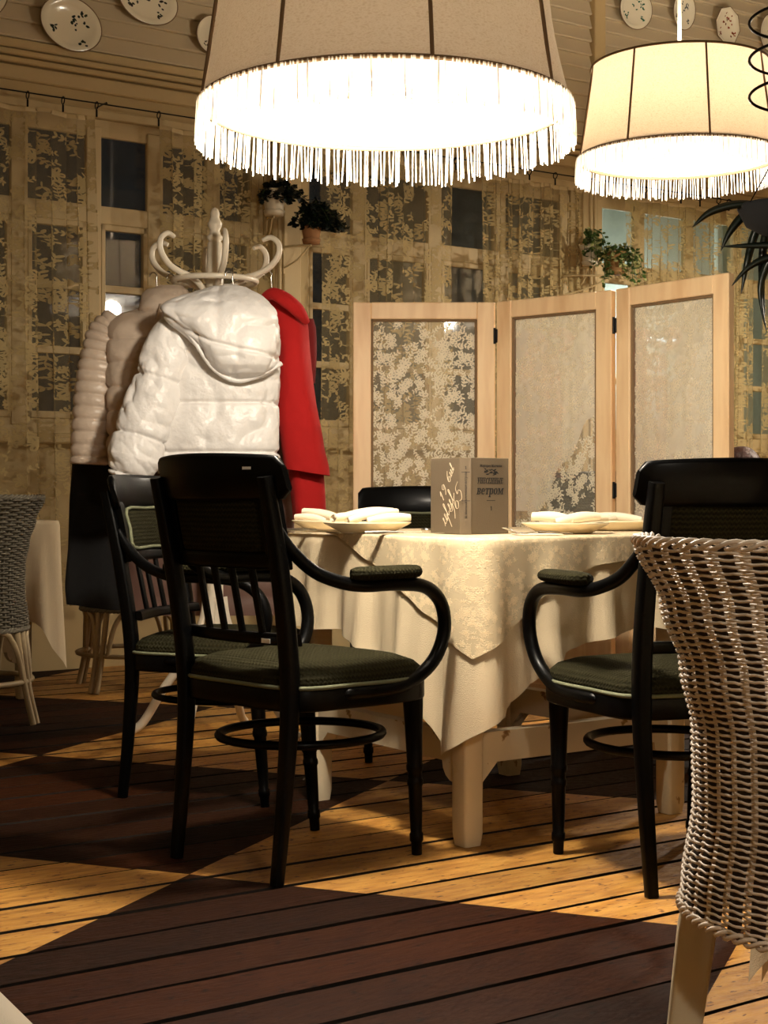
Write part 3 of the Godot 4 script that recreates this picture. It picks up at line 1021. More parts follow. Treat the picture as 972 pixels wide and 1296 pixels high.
func armchair(label: String, xf: Transform3D, stickers := false):
	var t = thing("bentwood_armchair", label, "armchair", xf, "black bentwood armchairs")
	var s
	# rear legs run up into the back posts
	for x in [-1.0, 1.0]:
		s = st()
		var pts := spline([Vector3(x * 0.184, 0, 0.205), Vector3(x * 0.186, 0.2, 0.184), Vector3(x * 0.19, 0.43, 0.172), Vector3(x * 0.195, 0.66, 0.20), Vector3(x * 0.198, 0.9, 0.25)], 5)
		var w := []
		for i in pts.size(): w.append(lin([[0, 0.026], [0.2, 0.031], [0.45, 0.038], [0.7, 0.036], [0.9, 0.03]], pts[i].y))
		bar(s, pts, w, w, Vector3.BACK, false, true, 0.45)
		mi("leg", s, M.ebony, t)
	for x in [-1.0, 1.0]:
		s = st()
		var top := Vector3(x * 0.196, 0.42, -0.205)
		var bot := Vector3(x * 0.184, 0, -0.232)
		var pts := []
		var rr := []
		for q in [[0, 0.0125], [0.03, 0.0135], [0.034, 0.0165], [0.05, 0.0165], [0.054, 0.014], [0.1, 0.0155], [0.165, 0.017], [0.17, 0.0195], [0.18, 0.0195], [0.185, 0.017], [0.2, 0.0175], [0.205, 0.0205], [0.216, 0.0205], [0.221, 0.0185], [0.3, 0.021], [0.36, 0.024], [0.42, 0.025]]:
			pts.append(bot.lerp(top, q[0] / 0.42))
			rr.append(q[1])
		tube(s, pts, rr, 14)
		mi("leg", s, M.ebony, t)
	# seat rail, cushion, piping
	s = st()
	bar(s, seat_outline(1.0, 0.403), 0.03, 0.05, Vector3.UP, true, false, 0.35)
	mi("seat_frame", s, M.ebony, t)
	s = st()
	var rings := []
	for q in [[0.427, 1.02], [0.438, 1.045], [0.452, 1.03], [0.468, 0.96], [0.482, 0.8], [0.49, 0.55], [0.494, 0.25]]: rings.append(seat_outline(q[1], q[0]))
	loft(s, rings)
	var seat = mi("seat", s, M.olive, t)
	s = st()
	tube(s, seat_outline(1.055, 0.431), 0.005, 8, true)
	mi("piping", s, M.piping, seat)
	# head board: curved, round-ended
	s = st()
	rings = []
	var nc := 30
	for i in nc + 1:
		var u := -1.0 + 2.0 * i / nc
		var x := u * 0.226
		var k: float = sqrt(maxf(0.0, 1.0 - pow(absf(u), 26)))
		var yt: float = 0.953 - 0.008 * u * u - 0.02 * (1 - k)
		var yb: float = 0.846 + 0.003 * u * u + 0.02 * (1 - k)
		var zc: float = 0.262 - 0.06 * u * u
		var hw: float = 0.0125 * (0.6 + 0.4 * k)
		var lean := 0.02
		var r := PackedVector3Array()
		for e in [[-1, 0.1], [-0.5, 0.0], [0.5, 0.0], [1, 0.1], [1, 0.5], [1, 0.9], [0.5, 1.0], [-0.5, 1.0], [-1, 0.9], [-1, 0.5]]:
			r.append(Vector3(x, lerpf(yb, yt, e[1]), zc + hw * e[0] + lean * e[1]))
		rings.append(r)
	loft(s, rings)
	mi("headrest", s, M.ebony, t)
	# upholstered back pad in its frame
	var slab = func(sf, x0: float, x1: float, y0: float, y1: float, th: float, rnd: float):
		var rg := []
		for i in 17:
			var u := -1.0 + i / 8.0
			var x := lerpf(x0, x1, i / 16.0)
			var zc: float = 0.240 - 0.03 * pow(x / 0.2, 2)
			var k: float = sqrt(maxf(0.0, 1.0 - pow(absf(u), 10))) if rnd > 0 else 1.0
			var r := PackedVector3Array()
			for e in [[-0.55, 0.0], [0.55, 0.0], [0.9, 0.06], [1, 0.3], [1, 0.7], [0.9, 0.94], [0.55, 1.0], [-0.55, 1.0], [-0.9, 0.94], [-1, 0.7], [-1, 0.3], [-0.9, 0.06]]:
				var y := lerpf(y0, y1, e[1])
				r.append(Vector3(x, y, zc - 0.012 + (y - 0.78) * 0.21 + th * e[0] * (0.35 + 0.65 * k)))
			rg.append(r)
		loft(sf, rg)
	s = st()
	slab.call(s, -0.152, 0.152, 0.732, 0.852, 0.016, 1.0)
	var pad = mi("back_pad", s, M.olive, t)
	for zz in [-0.016]:
		s = st()
		var lp := []
		for c in [[-0.15, 0.736], [0, 0.734], [0.15, 0.736], [0.153, 0.79], [0.15, 0.848], [0, 0.85], [-0.15, 0.848], [-0.153, 0.79]]:
			lp.append(Vector3(c[0], c[1], 0.240 - 0.03 * pow(c[0] / 0.2, 2) - 0.012 + (c[1] - 0.78) * 0.21 + zz))
		tube(s, spline(lp, 3, true), 0.005, 8, true)
		mi("piping", s, M.piping, pad)
	s = st()
	slab.call(s, -0.198, 0.198, 0.694, 0.732, 0.012, 0.0)
	slab.call(s, -0.198, -0.152, 0.72, 0.87, 0.012, 0.0)
	slab.call(s, 0.152, 0.198, 0.72, 0.87, 0.012, 0.0)
	mi("back_frame", s, M.ebony, t)
	s = st()
	slab.call(s, -0.192, 0.192, 0.522, 0.55, 0.010, 0.0)
	mi("back_rail", s, M.ebony, t)
	for x in [-0.096, -0.032, 0.032, 0.096]:
		s = st()
		bar(s, [Vector3(x, 0.545, 0.179 - 0.03 * pow(x / 0.2, 2)), Vector3(x, 0.62, 0.195 - 0.03 * pow(x / 0.2, 2)), Vector3(x, 0.7, 0.212 - 0.03 * pow(x / 0.2, 2))], 0.018, 0.009, Vector3.BACK)
		mi("slat", s, M.ebony, t)
	# arms: bent loops from the posts to the seat rail, with pads
	for x in [-1.0, 1.0]:
		s = st()
		var c := []
		for p in [[0.196, 0.785, 0.212], [0.203, 0.738, 0.180], [0.216, 0.69, 0.125], [0.234, 0.664, 0.06], [0.248, 0.655, 0.0], [0.256, 0.655, -0.09], [0.256, 0.645, -0.185], [0.252, 0.605, -0.243], [0.246, 0.54, -0.262], [0.24, 0.475, -0.238], [0.236, 0.432, -0.18], [0.24, 0.414, -0.1], [0.236, 0.412, 0.0], [0.228, 0.412, 0.05]]:
			c.append(Vector3(p[0] * x, p[1], p[2]))
		var pts := spline(c, 5)
		var rr := []
		for i in pts.size(): rr.append(lin([[0, 0.011], [0.1, 0.015], [0.5, 0.0165], [0.85, 0.0165], [0.97, 0.014], [1.0, 0.006]], float(i) / (pts.size() - 1)))
		tube(s, pts, rr, 12)
		var arm = mi("arm", s, M.ebony, t)
		s = st()
		var pr := []
		for i in 13:
			var v := i / 12.0
			var k: float = sqrt(maxf(0.02, 1.0 - pow(absf(v * 2 - 1), 6)))
			var cc := Vector3(x * (0.251 + 0.005 * sin(v * PI)), 0.682, lerpf(0.045, -0.175, v))
			var r := PackedVector3Array()
			for j in 14:
				var a := TAU * j / 14
				r.append(cc + Vector3(cos(a) * 0.031 * k, sin(a) * 0.0165 * (0.6 + 0.4 * k), 0))
			pr.append(r)
		loft(s, pr)
		mi("arm_pad", s, M.olive, arm)
	# hoop stretcher
	s = st()
	var hp := []
	for i in 40:
		var a := TAU * i / 40
		hp.append(Vector3(cos(a) * 0.188, 0.292, -0.025 + sin(a) * 0.2))
	tube(s, hp, 0.0105, 10, true)
	mi("stretcher", s, M.ebony, t)
	if stickers:
		s = st()
		box(s, Vector3(0.022, 0.006, 0.001), Transform3D(Basis(Vector3.UP, 0.3), Vector3(0.155, 0.918, 0.2665)))
		mi("maker_sticker", s, M.white_sticker, t, true)
		s = st()
		box(s, Vector3(0.03, 0.01, 0.001), Transform3D(Basis(), Vector3(0.12, 0.533, 0.183)))
		mi("rail_sticker", s, M.white_sticker, t, true)
	return t

func armchairs():
	var first = armchair("black armchair seen from behind, pulled out in front of the white jacket", rot(Vector3.UP, deg_to_rad(-46), Vector3(-0.216, 0, -3.658)), true)
	dup(first, "black armchair seen from behind, beside the white wicker chair", "", rot(Vector3.UP, deg_to_rad(20.5), Vector3(0.672, 0, -3.545)).scaled_local(Vector3(1, 0.985, 1)))
	dup(first, "black armchair turned sideways below the black coat, its olive back pad showing", "", rot(Vector3.UP, deg_to_rad(-108), Vector3(-0.491, 0, -4.489)).scaled_local(Vector3(1, 0.965, 1)))
	dup(first, "black armchair facing us on the table's far side, behind the standing book", "", rot(Vector3.UP, PI, Vector3(0.135, 0, -5.18)).scaled_local(Vector3(1, 0.935, 1)))
	dup(first, "added black armchair behind the middle screen panel, darkening the lace", "", rot(Vector3.UP, 0.25, Vector3(0.80, 0, -6.38)))  # added chair, put there so the lace looks darker
	for k in range(1, 5):
		for c in get_node("bentwood_armchair_%03d" % k).get_children():
			if "sticker" in c.name: c.free()

# ---------------------------------------------------------------- wicker tub chairs
func tub_r(y: float) -> float:
	return smooth_tbl([[0.30, 0.252], [0.36, 0.240], [0.47, 0.226], [0.56, 0.228], [0.64, 0.243], [0.72, 0.268], [0.80, 0.302]], y)

func tub_rim(ph: float) -> float:
	return smooth_tbl([[0, 0.80], [1.15, 0.80], [1.75, 0.66], [2.25, 0.60], [2.55, 0.46], [3.15, 0.44]], absf(ph))

func tub_pt(ph: float, y: float, off := 0.0) -> Vector3:
	var r := tub_r(y) + off
	return Vector3(sin(ph) * r, y, cos(ph) * r)

func wicker_chair(label: String, xf: Transform3D, pitch: float, rod: float, m, legm, rattan: bool, y0 := 0.335):
	var t = thing("wicker_chair", label, "chair", xf)
	var stakes := 42
	var dphi := TAU / stakes
	var s := st()
	for k in stakes:
		var ph := -PI + (k + 0.5) * dphi
		var pts := []
		var top := tub_rim(ph)
		for i in 29: pts.append(tub_pt(ph, lerpf(y0, top, i / 28.0), -0.0006))
		if m == M.wicker: bar(s, pts, 0.021, 0.0022, Vector3(sin(ph), 0, cos(ph)))
		else: tube(s, pts, rod * 1.1, 6)
	var stk = mi("stakes", s, M.wicker_core if m == M.wicker else m, t)
	stk.set_meta("kind", "stuff")
	s = st()
	var rows := int((0.795 - y0) / pitch)
	var per := 6
	for r in rows:
		var y := y0 + 0.006 + r * pitch
		var run := []
		var total := stakes * per
		var cur := []
		for i in total + 1:
			var ph := -PI + dphi * (float(i) / per)
			if tub_rim(ph) >= y:
				var k := int(floor(float(i) / per))
				var sgn := 1.0 if (k + r) % 2 == 0 else -1.0
				var fr := fposmod(float(i) / per, 1.0)
				var o: float = sgn * minf(1.0, 2.4 * sin(PI * fr)) * rod * 1.9
				cur.append(tub_pt(ph, y + 0.0006 * sin(i * 1.7 + r), o))
			elif cur.size() > 2:
				run.append(cur); cur = []
			else: cur = []
		if cur.size() > 2: run.append(cur)
		for p in run: tube(s, p, rod, 4, false, false)
	var wv = mi("weave", s, m, t)
	wv.set_meta("kind", "stuff")
	# plaited rim and hem
	for q in [0, 1]:
		s = st()
		for k in 3:
			var pts := []
			for i in 241:
				var ph := -PI + TAU * i / 240.0
				var a := i * TAU / 240.0 * stakes / 1.5 + k * TAU / 3
				var y := (tub_rim(ph) + 0.002) if q == 0 else y0
				pts.append(tub_pt(ph, clampf(y, 0.31, 0.8), 0.0) + Vector3(sin(ph), 0, cos(ph)) * cos(a) * 0.005 + Vector3.UP * (sin(a) * 0.005 + (y - clampf(y, 0.31, 0.8))))
			tube(s, pts, rod * 1.55, 5)
		mi(["rim_braid", "hem_braid"][q], s, m, t)
	s = st()
	lathe(s, [[0.001, 0.415], [0.2, 0.415], [0.222, 0.425], [0.222, 0.44], [0.2, 0.45], [0.001, 0.452]], 36)
	mi("seat", s, m, t)
	if not rattan:
		for a in [0.75, -0.75, 2.4, -2.4]:
			s = st()
			var d := Vector3(sin(a), 0, cos(a))
			bar(s, [d * 0.255, d * 0.245 + Vector3.UP * 0.14, d * 0.225 + Vector3.UP * 0.3, d * 0.2 + Vector3.UP * 0.42], [0.036, 0.041, 0.048, 0.05], [0.036, 0.041, 0.048, 0.05], d, false, true, 0.3)
			mi("leg", s, legm, t)
	else:
		for a in [0.75, -0.75, 2.4, -2.4]:
			s = st()
			var d := Vector3(sin(a), 0, cos(a))
			for o in [-0.016, 0.016]:
				var side = d.cross(Vector3.UP) * o
				tube(s, spline([d * 0.3 + side, d * 0.262 + side + Vector3.UP * 0.15, d * 0.235 + side * 1.4 + Vector3.UP * 0.34], 4), 0.0125, 8)
			mi("leg", s, legm, t)
		for a in [0.0, PI / 2, PI, -PI / 2]:
			s = st()
			var c := []
			for q in [[-0.66, 0.262, 0.15], [-0.6, 0.252, 0.24], [-0.5, 0.24, 0.3], [-0.3, 0.236, 0.33], [0.3, 0.236, 0.33], [0.5, 0.24, 0.3], [0.6, 0.252, 0.24], [0.66, 0.262, 0.15]]:
				c.append(Vector3(sin(a + q[0]) * q[1], q[2], cos(a + q[0]) * q[1]))
			tube(s, spline(c, 4), 0.011, 8)
			mi("bent_brace", s, legm, t)
		s = st()
		var ring := []
		for i in 32: ring.append(Vector3(sin(TAU * i / 32) * 0.262, 0.15, cos(TAU * i / 32) * 0.262))
		tube(s, ring, 0.01, 8, true)
		mi("leg_ring", s, legm, t)
	return t

func wicker_chairs():
	wicker_chair("white painted wicker tub chair with square tapered legs, seen from behind", rot(Vector3.UP, atan2(-0.826, 0.564), Vector3(0.625, 0, -1.95)), 0.0040, 0.0019, M.wicker, M.old_white, false)
	var g = wicker_chair("grey wicker tub chair with bent rattan legs, before the small cream-clothed table", rot(Vector3.UP, 0.62, Vector3(-1.60, 0, -5.83)).scaled_local(Vector3(1, 1.06, 1)), 0.0085, 0.0042, M.wicker_grey, M.rattan, true)
	dup(g, "grey wicker chair mostly hidden behind the black coat, its bent rattan legs showing", "", rot(Vector3.UP, 1.9, room(0.33, 0, 0.82)).scaled_local(Vector3(1, 1.06, 1)))
	dup(g, "grey wicker chair under the seated child beyond the screen", "", rot(Vector3.UP, 0.9, Vector3(1.83, 0, -7.75)).scaled_local(Vector3(1, 0.93, 1)))

# ---------------------------------------------------------------- folding screen
func screen():
	var t = thing("folding_screen", "three-panel pale wood folding screen filled with white lace, behind the table", "folding screen", Transform3D())
	var pts := [[Vector3(-0.114, 0, -5.7), Vector3(0.410, 0, -5.7)], [Vector3(0.424, 0, -5.688), Vector3(0.798, 0, -5.352)], [Vector3(0.812, 0, -5.334), Vector3(1.112, 0, -4.93)]]
	for i in 3:
		var a: Vector3 = pts[i][0]
		var b: Vector3 = pts[i][1]
		var w := (b - a).length()
		var x := (b - a).normalized()
		var xf := Transform3D(Basis(x, Vector3.UP, x.cross(Vector3.UP)), a)
		var s := st()
		var sw := 0.066
		boxat(s, Vector3(0, 0.02, -0.015), Vector3(sw, 1.57, 0.015), 0.003)
		boxat(s, Vector3(w - sw, 0.02, -0.015), Vector3(w, 1.57, 0.015), 0.003)
		boxat(s, Vector3(sw, 1.508, -0.015), Vector3(w - sw, 1.57, 0.015), 0.003)
		boxat(s, Vector3(sw, 0.60, -0.015), Vector3(w - sw, 0.67, 0.015), 0.003)
		boxat(s, Vector3(sw, 0.10, -0.015), Vector3(w - sw, 0.18, 0.015), 0.003)
		var p = mi("panel", s, M.screen_wood, t)
		p.transform = xf
		s = st()
		boxat(s, Vector3(sw - 0.004, 0.17, -0.006), Vector3(w - sw + 0.004, 0.61, 0.006), 0.002)
		mi("lower_board", s, M.screen_wood, p)
		# bead round the lace opening
		s = st()
		for q in [[sw, 0.67, sw + 0.009, 1.508], [w - sw - 0.009, 0.67, w - sw, 1.508], [sw, 1.499, w - sw, 1.508], [sw, 0.67, w - sw, 0.679]]:
			boxat(s, Vector3(q[0], q[1], -0.009), Vector3(q[2], q[3], 0.009), 0.003)
		mi("bead", s, M.shade_trim, p)
		# lace, gently rippled, and a clear pane before it
		s = st()
		var rows := []
		for r in 13:
			var y := lerpf(0.675, 1.503, r / 12.0)
			var row := PackedVector3Array()
			for c in 41:
				row.append(Vector3(lerpf(sw + 0.004, w - sw - 0.004, c / 40.0), y, -0.003 + 0.0012 * sin(c * 0.9 + r * 0.3)))
			rows.append(row)
		grid(s, rows, false, Vector2(1.28, 2.8), false, Vector2(i * 0.37, i * 0.21))
		mi("lace_panel", s, M.screen_lace, p)
		if i > 0:
			s = st()
			boxat(s, Vector3(sw, 0.672, 0.003), Vector3(w - sw, 1.506, 0.006))
			mi("glass", s, M.pane, p, true)
			# added net behind the lace imitates reflected haze; middle panel hem follows its outline
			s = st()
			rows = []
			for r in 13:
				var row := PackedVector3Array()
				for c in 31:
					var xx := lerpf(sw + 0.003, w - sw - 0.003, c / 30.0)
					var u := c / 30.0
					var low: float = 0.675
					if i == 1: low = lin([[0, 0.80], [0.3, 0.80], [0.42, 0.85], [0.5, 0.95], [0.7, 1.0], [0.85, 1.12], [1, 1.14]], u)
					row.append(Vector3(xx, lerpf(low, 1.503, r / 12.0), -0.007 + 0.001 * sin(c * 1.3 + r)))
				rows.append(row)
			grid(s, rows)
			mi("haze_net", s, M.net, p)
			for y in [0.25, 0.85, 1.42]:
				s = st()
				boxat(s, Vector3(-0.012, y, 0.008), Vector3(0.006, y + 0.05, 0.019), 0.002)
				tube(s, [Vector3(-0.006, y - 0.004, 0.017), Vector3(-0.006, y + 0.054, 0.017)], 0.005, 8)
				mi("hinge", s, M.black_metal, p)

# ---------------------------------------------------------------- on the table
func lettering(txt: String, size: float, m, parent, xf: Transform3D, bold := false, italic := false, called := "lettering"):
	var f := SystemFont.new()
	f.font_names = PackedStringArray(["Droid Serif"])
	if bold: f.font_weight = 700
	var tm := TextMesh.new()
	tm.text = txt
	tm.font = f
	tm.font_size = 16
	tm.pixel_size = size / 16.0
	tm.depth = 0.0004
	tm.curve_step = 2.0
	var o := MeshInstance3D.new()
	o.name = called
	o.mesh = tm
	o.material_override = m
	parent.add_child(o, true)
	o.transform = xf * Transform3D(Basis(Vector3.RIGHT, Vector3(0.22 if italic else 0.0, 1, 0), Vector3.BACK), Vector3.ZERO)
	return o

func table_setting():
	var ty := 0.7585
	# the book: standing open, its spine towards us
	var bk = thing("book", "grey-brown hardcover book standing open at the middle of the table", "book", Transform3D(Basis(), Vector3(0.208, ty, -3.93)))
	var cover := mat(Color(0.33, 0.28, 0.21), 0.8, {"normal_enabled": true, "normal_texture": noise_tex(71, 0.3, null, 256, 2, 3.0), "normal_scale": 0.4, "uv1_triplanar": true, "uv1_scale": Vector3.ONE * 8})
	var ink := mat(Color(0.015, 0.014, 0.012), 0.9)
	var chalk := mat(Color(0.68, 0.62, 0.52), 0.8)
	var paper := mat(Color(0.85, 0.78, 0.64), 0.9)
	var H := 0.196
	var sp := 0.031
	var s := st()
	boxat(s, Vector3(-sp / 2, 0, -0.002), Vector3(sp / 2, H, 0.002), 0.0012)
	var spine = mi("spine", s, cover, bk)
	spine.rotation.y = 0.12
	# front cover swings back on the right, back cover on the left
	var fx := Transform3D(Basis(Vector3.UP, deg_to_rad(43)), Vector3(sp / 2, 0, -0.003))
	var bx := Transform3D(Basis(Vector3.UP, deg_to_rad(-60)), Vector3(-sp / 2, 0, 0.003))
	s = st()
	boxat(s, Vector3(0.0, 0, -0.003), Vector3(0.14, H, 0), 0.0012)
	var fc = mi("front_cover", s, cover, bk)
	fc.transform = fx
	s = st()
	boxat(s, Vector3(-0.14, 0, -0.003), Vector3(0.0, H, 0), 0.0012)
	var bc = mi("back_cover", s, cover, bk)
	bc.transform = bx
	s = st()
	boxat(s, Vector3(0.002, 0.004, -0.019), Vector3(0.133, H - 0.004, -0.0035), 0.001)
	mi("pages", s, paper, fc)
	s = st()
	boxat(s, Vector3(-0.133, 0.004, -0.016), Vector3(-0.002, H - 0.004, -0.0035), 0.001)
	mi("pages", s, paper, bc)
	# printing on the front: author, a spray of leaves, title, rule, volume
	var z := 0.0004
	lettering("Маргарет Митчелл", 0.0085, ink, fc, Transform3D(Basis(), Vector3(0.072, 0.176, z)), false, true, "author_line")
	s = st()
	for i in 26:
		var a := rng.randf_range(-0.5, 0.5) + (PI if i % 2 else 0.0)
		var c := Vector3(0.07 + rng.randf_range(-0.026, 0.026), 0.159 + rng.randf_range(-0.008, 0.008), z)
		var d := Vector3(cos(a), sin(a), 0) * 0.012
		var p := Vector3(-sin(a), cos(a), 0) * 0.0018
		poly(s, [c, c + d * 0.5 + p, c + d, c + d * 0.5 - p], Vector3.BACK, Transform3D())
	mi("printed_leaves", s, ink, fc, true)
	lettering("УНЕСЕННЫЕ", 0.0175, ink, fc, Transform3D(Basis().scaled(Vector3(0.82, 1.15, 1)), Vector3(0.07, 0.137, z)), true, true, "title_line")
	lettering("ветром", 0.029, ink, fc, Transform3D(Basis().scaled(Vector3(0.9, 1, 1)), Vector3(0.07, 0.112, z)), true, true, "title_line")
	s = st()
	boxat(s, Vector3(0.056, 0.0855, 0), Vector3(0.088, 0.087, z))
	mi("rule", s, ink, fc, true)
	lettering("1", 0.014, ink, fc, Transform3D(Basis(), Vector3(0.073, 0.066, z)), true, false, "volume_number")
	# spine
	var zs := 0.0023
	lettering("1", 0.01, ink, spine, Transform3D(Basis(), Vector3(0, 0.17, zs)), true, false, "volume_number")
	var up := Basis(Vector3.BACK, PI / 2)
	lettering("Унесенные ветром", 0.0085, ink, spine, Transform3D(up, Vector3(0, 0.12, zs)), false, true, "spine_title")
	lettering("М. Митчелл", 0.007, ink, spine, Transform3D(up, Vector3(0.001, 0.062, zs)), false, false, "spine_author")
	s = st()
	for y in [0.158, 0.085]: boxat(s, Vector3(-0.011, y, 0), Vector3(0.011, y + 0.0012, zs))
	mi("rule", s, ink, spine, true)
	# chalky handwriting up the back cover
	var hb := Basis(Vector3.BACK, deg_to_rad(58))
	var glyph := {"1": [[0.1, 0.65], [0.35, 1.0], [0.3, 0.5], [0.22, 0.0]], "9": [[0.6, 0.85], [0.35, 1.02], [0.1, 0.78], [0.32, 0.52], [0.6, 0.85], [0.52, 0.3], [0.2, -0.05]], "6": [[0.6, 1.0], [0.22, 0.65], [0.08, 0.22], [0.32, 0.0], [0.56, 0.25], [0.36, 0.5], [0.1, 0.25]], "5": [[0.75, 1.02], [0.25, 1.0], [0.15, 0.6], [0.42, 0.64], [0.58, 0.32], [0.35, -0.02], [0.02, 0.12]], "~": [[0.0, 0.0], [0.18, 0.45], [0.1, 0.5], [0.14, 0.05], [0.34, 0.1], [0.5, 0.48], [0.4, 0.5], [0.46, 0.04], [0.7, 0.15], [0.86, 0.9], [0.74, 0.92], [0.8, 0.05], [1.0, 0.2]]}
	for ln in [["19 6~", Vector3(-0.078, 0.082, 0), 0.026], ["~~", Vector3(-0.066, 0.02, 0), 0.04], ["1965", Vector3(-0.040, 0.012, 0), 0.038]]:
		s = st()
		var cx := 0.0
		for ch in ln[0]:
			if glyph.has(ch):
				var c := []
				for g in glyph[ch]: c.append(ln[1] + hb * (Vector3(cx + g[0] + g[1] * 0.25, g[1], 0) * ln[2]) + Vector3(0, 0, z))
				tube(s, spline(c, 5), 0.00085, 5)
			cx += 1.1 if ch == "~" else 0.72
		mi("handwriting", s, chalk, bc)
	# plates with rolled napkins
	var places := [[Vector3(-0.045, ty, -4.12), 0.118, "cream plate of rolled napkins beside the knife, in front of the book's table side"], [Vector3(-0.165, ty, -4.43), 0.1, "cream plate of rolled napkins by the red coat"], [Vector3(0.475, ty, -4.04), 0.115, "cream plate with a rolled napkin beside the fork"], [Vector3(0.67, ty, -4.37), 0.11, "cream plate half hidden by the armchair's headrest"]]
	var rolls := [
		[[Vector3(-0.07, 0.03, 0.0), Vector3(0.07, 0.045, -0.05), 0.022], [Vector3(-0.05, 0.022, 0.05), Vector3(0.08, 0.045, -0.005), 0.019], [Vector3(-0.09, 0.028, 0.02), Vector3(-0.03, 0.022, -0.05), 0.021], [Vector3(0.0, 0.02, 0.045), Vector3(0.115, 0.03, 0.03), 0.02]],
		[[Vector3(-0.08, 0.05, -0.02), Vector3(0.06, 0.02, 0.03), 0.021], [Vector3(-0.105, 0.032, 0.02), Vector3(0.0, 0.018, 0.05), 0.017], [Vector3(0.0, 0.02, -0.04), Vector3(0.09, 0.025, 0.0), 0.018]],
		[[Vector3(-0.09, 0.034, 0.0), Vector3(0.02, 0.022, 0.02), 0.024], [Vector3(-0.03, 0.018, 0.03), Vector3(0.09, 0.035, 0.0), 0.022], [Vector3(0.02, 0.02, -0.03), Vector3(0.12, 0.03, -0.04), 0.02]],
		[[Vector3(-0.09, 0.03, 0.0), Vector3(0.06, 0.02, 0.03), 0.021], [Vector3(-0.06, 0.02, 0.04), Vector3(0.05, 0.025, -0.02), 0.018]]]
	for i in 4:
		var q = places[i]
		var pl = thing("dinner_plate", q[2], "plate", Transform3D(Basis(), q[0]), "cream dinner plates on the table")
		s = st()
		var r: float = q[1]
		lathe(s, [[0.001, 0.003], [r * 0.55, 0.002], [r * 0.6, 0.0], [r * 0.63, 0.003], [r * 0.97, 0.0235], [r, 0.0265], [r * 0.985, 0.028], [r * 0.7, 0.0095], [r * 0.6, 0.0065], [0.001, 0.006]], 48)
		mi("dish", s, M.china, pl)
		s = st()
		var ring := []
		for j in 48: ring.append(Vector3(cos(TAU * j / 48) * r * 0.99, 0.0272, sin(TAU * j / 48) * r * 0.99))
		tube(s, ring, 0.0012, 5, true)
		mi("rim_line", s, M.shade_trim if i == 9 else M.china, pl)
		var np = thing("napkin", ["rolled cream napkins fanned on the plate beside the knife", "rolled cream napkins on the plate by the red coat", "rolled cream napkin on the plate beside the fork", "rolled cream napkin on the plate half hidden by the armchair"][i], "napkin", Transform3D(Basis(), q[0] + Vector3.UP * 0.0115), "rolled napkins on the plates")
		for c in rolls[i]:
			s = st()
			var rr := []
			var a: Vector3 = c[0] * (r / 0.118)
			var b: Vector3 = c[1] * (r / 0.118)
			var ax := (b - a).normalized()
			var sd := ax.cross(Vector3.UP).normalized()
			var uu := sd.cross(ax)
			var rows := []
			for k in 9:
				var v := k / 8.0
				var row := PackedVector3Array()
				for w in 41:                     # a spiral sheet: two turns
					var th := w / 40.0 * TAU * 2.1
					var rad: float = c[2] * 0.8 * (0.45 + 0.55 * w / 40.0) * (0.82 + 0.18 * sin(v * PI)) * (1.0 + 0.05 * sin(th * 2 + v * 7))
					row.append(a.lerp(b, v) + sd * cos(th) * rad + uu * sin(th) * rad * 0.85 + Vector3.UP * (0.006 * sin(v * PI)))
				rows.append(row)
			grid(s, rows)
			mi("roll", s, M.napkin, np)
	# cutlery
	var cut = func(kind: String, label: String, p: Vector3, ang: float):
		var t = thing(kind, label, "cutlery", Transform3D(Basis(Vector3.UP, ang), p + Vector3.UP * 0.0005))
		var sf := st()
		if kind == "fork":
			bar(sf, [Vector3(-0.19, 0.003, 0), Vector3(-0.1, 0.009, 0), Vector3(-0.07, 0.005, 0), Vector3(-0.058, 0.003, 0)], [0.012, 0.006, 0.006, 0.02], 0.0025)
			mi("handle", sf, M.steel, t)
			for k in 4:
				sf = st()
				tube(sf, [Vector3(-0.06, 0.003, -0.0085 + k * 0.0057), Vector3(-0.04, 0.003, -0.009 + k * 0.006), Vector3(0.0, 0.0185, -0.0105 + k * 0.007)], [0.002, 0.0019, 0.001], 6)
				mi("tine", sf, M.steel, t)
		else:
			bar(sf, [Vector3(-0.1, 0.0045, 0), Vector3(-0.05, 0.0055, 0), Vector3(0, 0.004, 0)], [0.017, 0.014, 0.011], [0.007, 0.0075, 0.005])
			mi("handle", sf, M.steel, t)
			sf = st()
			bar(sf, [Vector3(0, 0.004, 0), Vector3(0.07, 0.003, 0.001), Vector3(0.105, 0.0025, 0.003)], [0.016, 0.018, 0.004], 0.0018)
			mi("blade", sf, M.steel, t)
	cut.call("fork", "steel fork lying tines-up beside the standing book", Vector3(0.30, ty, -3.86), PI + 0.35)
	cut.call("knife", "steel knife lying in front of the plate of fanned napkins", Vector3(0.05, ty, -3.95), 0.12)
	cut.call("knife", "steel knife at the table edge by the armchair's post", Vector3(-0.19, ty, -4.27), 0.5)
	# small folded paper napkin under the fork, tiny salt dish
	s = st()
	box(s, Vector3(0.11, 0.003, 0.08), Transform3D(Basis(Vector3.UP, 0.3), Vector3(0.385, ty + 0.0015, -3.885)), 0.001)
	tag(mi("paper_napkin", s, M.napkin), "small folded white napkin lying flat between the book and the plate", "napkin")
	s = st()
	lathe(s, [[0.001, 0.0], [0.012, 0.0], [0.016, 0.006], [0.015, 0.012], [0.013, 0.012], [0.012, 0.005], [0.001, 0.004]], 20, Transform3D(Basis(), Vector3(0.115, ty, -4.12)))
	tag(mi("salt_dish", s, M.steel), "tiny steel salt dish beside the book, before the far armchair", "dish")

